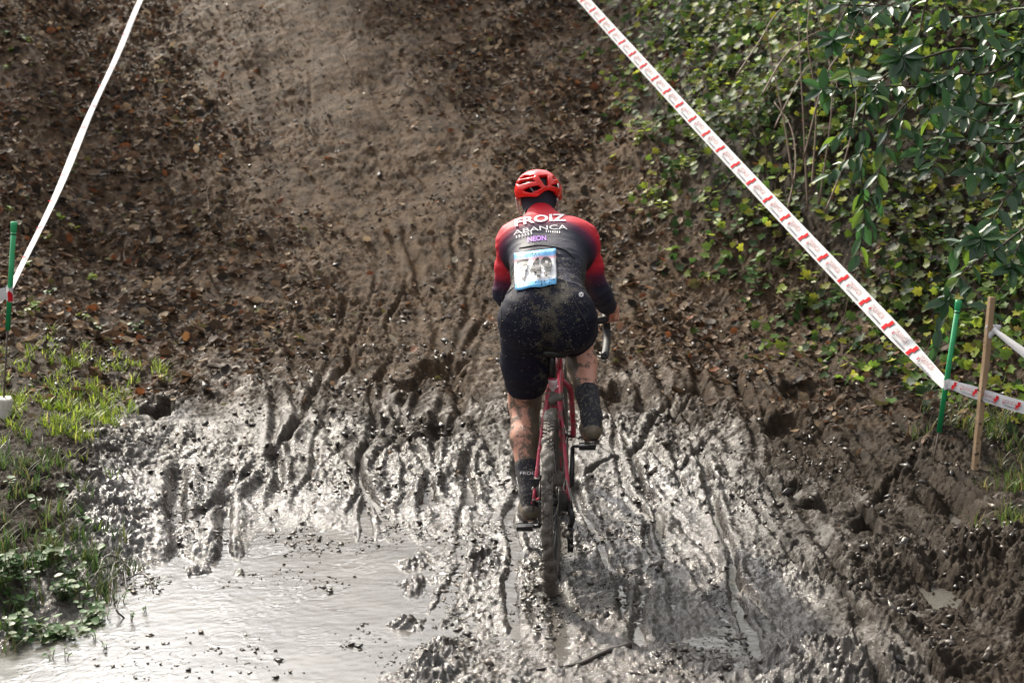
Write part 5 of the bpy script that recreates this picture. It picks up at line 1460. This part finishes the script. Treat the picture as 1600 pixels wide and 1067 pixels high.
# ------------------------------------------------------------------ bare brown canes in front of the ivy
cx, cy = gp(1258, 330, .55); root = Vector((cx, 9.2, gz(cx, 9.2)))
root = Vector((1.85, 9.3, 0)); root.z = gz(root.x, root.y)
cane = empty("bramble_canes", root); tag(cane, "tangle of bare brown canes rising out of the ivy", "brambles")
_r = random.Random(12)
for pts in ([(1262, 330), (1256, 200), (1250, 90), (1245, -20)], [(1268, 300), (1275, 170), (1262, 60), (1268, -20)], [(1280, 320), (1300, 160), (1290, 70), (1262, -20)],
            [(1240, 290), (1225, 190), (1205, 90), (1190, -20)], [(1255, 250), (1290, 120), (1330, 60), (1350, -10)], [(1190, 150), (1225, 90), (1260, 60), (1300, 40)],
            [(1290, 330), (1320, 250), (1338, 160), (1325, 90)], [(1210, 200), (1240, 140), (1268, 100), (1310, 100)], [(1150, 120), (1190, 60), (1215, 20), (1260, -10)],
            [(1230, 330), (1243, 260), (1236, 200), (1210, 160)]):
    D0 = _r.uniform(8.8, 9.4); P = smooth_path([at(a, b, D0 + .25 * k) for k, (a, b) in enumerate(pts)], 7)
    MB().tube(P, [.0065 - .004 * i / (len(P) - 1) for i in range(len(P))], 6).build("cane", cane_m, cane, True, root)
# thin stems and dead stalks over the bank
for k in range(34):
    px, py = _r.uniform(940, 1580), _r.uniform(60, 560)
    if bank_r(*gp(px, py, .9 if py < 300 else .4)) < .1: continue
    base = ray_ground(px, py)
    if base is None: continue
    base.y -= .02; ln = _r.uniform(.25, .7); a = _r.uniform(-.9, .9)
    d = Vector((math.sin(a), -.25, math.cos(a) * .9))
    P = smooth_path([base - d * .1, base + d * ln * .4 + Vector((_r.uniform(-.05, .05), 0, .02)), base + d * ln + Vector((_r.uniform(-.1, .1), -.03, -.05))], 6)
    o = MB().tube([p - base for p in P], [.0035 - .002 * i / (len(P) - 1) for i in range(len(P))], 5).build("dead_stem", cane_m); o.location = base
    tag(o, "thin bare dead stem poking out of the ivy on the bank", "stem", "dead stems in the ivy")

# ------------------------------------------------------------------ leafy weeds
def weed(loc, h, nst, nl, tpl, size, mt, label, cat, group, seed, each=False, parts_leaf=None, spread=.5):
    rr = random.Random(seed); e = empty("weed_plant", loc); tag(e, label, cat, group)
    VV, FF = leaf_tpl(tpl); lv = []; lf = []
    for s in range(nst):
        a = rr.uniform(0, 6.28); le = h * rr.uniform(.6, 1.15); tip = Vector((math.cos(a) * spread * le, math.sin(a) * spread * le, le * rr.uniform(.7, 1)))
        P = smooth_path([Vector((0, 0, -.02)), tip * .5 + Vector((0, 0, .12 * le)), tip], 5)
        MB().tube(P, [.0022 - .0012 * i / (len(P) - 1) for i in range(len(P))], 5).build("stem", mt[0], e)
        for k in range(nl):
            t = (k + 1) / nl; p = P[min(int(t * (len(P) - 1)), len(P) - 1)]
            b = rr.uniform(0, 6.28); d = Vector((math.cos(b), math.sin(b), rr.uniform(-.3, .35))).normalized(); up = Vector((rr.gauss(0, .3), rr.gauss(-.25, .3), 1)); up = (up - d * up.dot(d)).normalized(); x = d.cross(up)
            sc = size * rr.uniform(.6, 1.2); M4 = Matrix((x, d, up)).transposed().to_4x4() @ Matrix.Diagonal((sc, sc, sc, 1)); M4.translation = p
            if each:
                o = bpy.data.objects.new("leaf", parts_leaf[rr.randrange(len(parts_leaf))]); COL.objects.link(o); o.parent = e; o.matrix_basis = M4
            else:
                b0 = len(lv); lv += [M4 @ Vector(v) for v in VV]; lf += [tuple(i + b0 for i in f) for f in FF]
    if lv: tag(link("foliage", pymesh("foliage", lv, lf), mt[1], e), kind="stuff")
    return e
wst_m = mat("weed_stem", (.05, .075, .025), (.09, .08, .035), rough=.6)
wl1 = mat("weed_leaf", (.034, .095, .022), (.065, .145, .032), rough=.55, trans=.32, scale=22); wl2 = mat("weed_leaf_lime", (.14, .22, .02), (.22, .27, .03), rough=.45, trans=.45, scale=22)
wl3 = mat("weed_leaf_pale", (.06, .105, .03), (.10, .13, .035), rough=.4, trans=.4, scale=22)
rl = []
for m in (wl1, wl1, wl3):
    V_, F_ = leaf_tpl('round'); me_ = pymesh("leaf", V_, F_); me_.materials.append(m); rl.append(me_)
_r = random.Random(14)
spots = [(_r.uniform(0, 150), _r.uniform(905, 985)) for k in range(22)] + [(110, 900), (125, 915), (140, 930), (95, 890), (60, 900)]
for k, (px, py) in enumerate(spots):
    if py - 940 > (150 - px) * .45: py = 940 + (150 - px) * .35
    x, y = gp(px, py, .08); z = gz(x, y)
    weed((x, y, z), .085, 5, 4, 'round', .031, (wst_m, wl1), "low green weed with rounded leaves at the puddle's edge", "weed", "weeds at the puddle's edge", 100 + k, True, rl)
for k, (px, py) in enumerate([(95, 775), (60, 800), (130, 790), (15, 790), (150, 815), (80, 820)]):
    x, y = gp(px, py, .2); weed((x, y, gz(x, y)), .05, 3, 3, 'round', .032, (wst_m, wl1), "small flat green weed among the shaded verge grass", "weed", "weeds on the shaded verge", 150 + k, True, rl)
# sprouts standing in the shallow water
for k, (px, py) in enumerate([(228, 955), (205, 968), (165, 965), (150, 1000), (166, 1010), (80, 1030), (102, 1030), (97, 995), (190, 940)]):
    x, y = gp(px, py, .0); weed((x, y, -.01), .045, 2, 2, 'round', .018, (wst_m, wl1), "tiny sprout standing in the brown puddle water", "sprout", "sprouts in the puddle", 170 + k, False)
# yellow-green seedlings in the litter (left) and on the ivy bank (right)
def ground_hit(px, py):
    return ray_ground(px, py)
for k, (px, py) in enumerate([(45, 320), (95, 350), (115, 365), (75, 465), (40, 420), (145, 440), (10, 60), (18, 85), (45, 70), (85, 300), (60, 490), (130, 500), (150, 520), (70, 380), (20, 335), (110, 270), (35, 500), (8, 110), (215, 520)]):
    p = ground_hit(px, py)
    if p: weed(p, _r.uniform(.05, .10), 3, 3, 'round', .040, (wst_m, wl2 if k % 3 else wl1), "small yellow green seedling growing through dead leaves", "seedling", "seedlings in the leaf litter", 200 + k)
for k in range(150):
    if k < 60: px, py = _r.gauss(1150, 110), _r.uniform(10, 230)
    elif k < 85: px, py = _r.uniform(1480, 1600), _r.uniform(40, 180)
    else: px, py = _r.uniform(960, 1580), _r.uniform(200, 560)
    p = ground_hit(px, py)
    if not p or bank_r(p.x, p.y) < .05: continue
    weed(p, _r.uniform(.12, .30), 4, 6, 'round' if k % 2 else 'oval', _r.uniform(.035, .055), (wst_m, (wl2, wl3, wl2, wl1)[k % 4]), "%s weed with %s leaves in the ivy %s" % (("bright lime green", "pale green", "bright lime green", "deep green")[k % 4], "round" if k % 2 else "narrow oval", "near the bank's foot" if bank_r(p.x, p.y) < .6 else ("high on the bank" if p.z > 1.6 else "halfway up the bank")), "weed", "leafy plants on the ivy bank", 300 + k)

# ------------------------------------------------------------------ odds and ends lying about
stick_m = mat("wet_stick", (.014, .010, .008), (.04, .03, .022), rough=.4, bump=.8, bscale=80)
def stick(pxs, r, label, name="fallen_stick", dz=.001, cat="stick", grp=None):
    P = []
    for a, b in pxs:
        x, y = gp(a, b, .01); P.append(Vector((x, y, max(gz(x, y), 0) + dz)))
    P = smooth_path(P, 6); o0 = P[0].copy(); rr = random.Random(len(P)); n = len(P)
    o = MB().tube([p - o0 for p in P], [r * (1 - .6 * i / n) * rr.uniform(.8, 1.25) for i in range(n)], 8).build(name, stick_m); o.location = o0
    tag(o, label, cat, grp); return o
stick([(985, 1016), (945, 1024), (900, 1040), (838, 1050)], .011, "dark wet stick lying in the mud behind the rear wheel")
for k, pts in enumerate([[(150, 905), (165, 888), (190, 885), (198, 912)], [(170, 915), (180, 890), (205, 892), (208, 918)], [(130, 925), (160, 900), (175, 905), (172, 935)], [(176, 930), (186, 940), (182, 955), (195, 952)], [(185, 902), (215, 898), (232, 905), (240, 915)]]):
    P = []
    for i, (a, b) in enumerate(pts):
        x, y = gp(a, b, .03); P.append(Vector((x, y, max(gz(x, y), 0) + (.035 if 0 < i < 3 else -.005))))
    P = smooth_path(P, 6); o0 = P[0].copy(); o = MB().tube([p - o0 for p in P], .0032, 6).build("bramble_root", stick_m); o.location = o0
    tag(o, "dark looping bramble root at the puddle's edge beside the weeds", "root", "roots at the puddle's edge")
# big single dead leaves that stand out from the litter
bigl = []
for c_ in ((.36, .27, .17), (.26, .13, .05), (.40, .34, .25), (.22, .10, .045)):
    V_, F_ = leaf_tpl('curl'); me_ = pymesh("fallen_leaf", V_, F_); me_.materials.append(mat("pale_dead_leaf", c_, tuple(x * .6 for x in c_), rough=.55, trans=.2)); bigl.append(me_)
_r = random.Random(17); cnt = 0
for k in range(230):
    px, py = _r.uniform(0, 1300), _r.uniform(5, 560)
    if 380 < px < 900 and _r.random() < .6: continue
    p = ground_hit(px, py)
    if not p or bank_r(p.x, p.y) > .8: continue
    o = bpy.data.objects.new("fallen_leaf", bigl[(ci := _r.randrange(4))]); COL.objects.link(o); s = _r.uniform(.05, .085)
    o.scale = (s, s, s); o.location = p + Vector((0, 0, .008)); o.rotation_euler = (.45 + _r.gauss(0, .3), _r.gauss(0, .3), _r.uniform(0, 6.28))
    tag(o, "large curled %s dead leaf lying on the %s" % (("tan", "orange brown", "cream", "rust red")[ci], "worn track" if abs(p.x - float(track_c(p.y))) < .9 else ("leafy bank beside the worn track" if p.x < 0 else "ground below the ivy")), "dead leaf", "big dead leaves on the bank")

# twigs lying on the bank
twig_m = mat("dry_twig", (.10, .065, .04), (.22, .16, .11), rough=.75, scale=30)
_r = random.Random(23)
for k in range(46):
    px, py = (_r.uniform(0, 420), _r.uniform(10, 560)) if k < 26 else (_r.uniform(420, 1250), _r.uniform(10, 560))
    p = ray_ground(px, py)
    if p is None: continue
    a = _r.uniform(0, 3.14); L_ = _r.uniform(.08, .30); d = Vector((math.cos(a), math.sin(a), 0)) * L_
    xs = np.array([p.x + d.x * t + _r.gauss(0, .012) for t in (-.5, -.15, .2, .5)]); ysv = np.array([p.y + d.y * t + _r.gauss(0, .012) for t in (-.5, -.15, .2, .5)])
    zs = ground_z(xs, ysv) + .010
    P = smooth_path([Vector((a_, b_, c_)) - p for a_, b_, c_ in zip(xs, ysv, zs)], 4)
    o = MB().tube(P, [.0045 - .003 * i / (len(P) - 1) for i in range(len(P))], 5).build("fallen_twig", twig_m); o.location = p
    tag(o, "thin dry twig lying on the %s" % ("leaf litter beside the worn track" if k < 26 else "trodden soil of the climb"), "twig", "twigs on the bank")
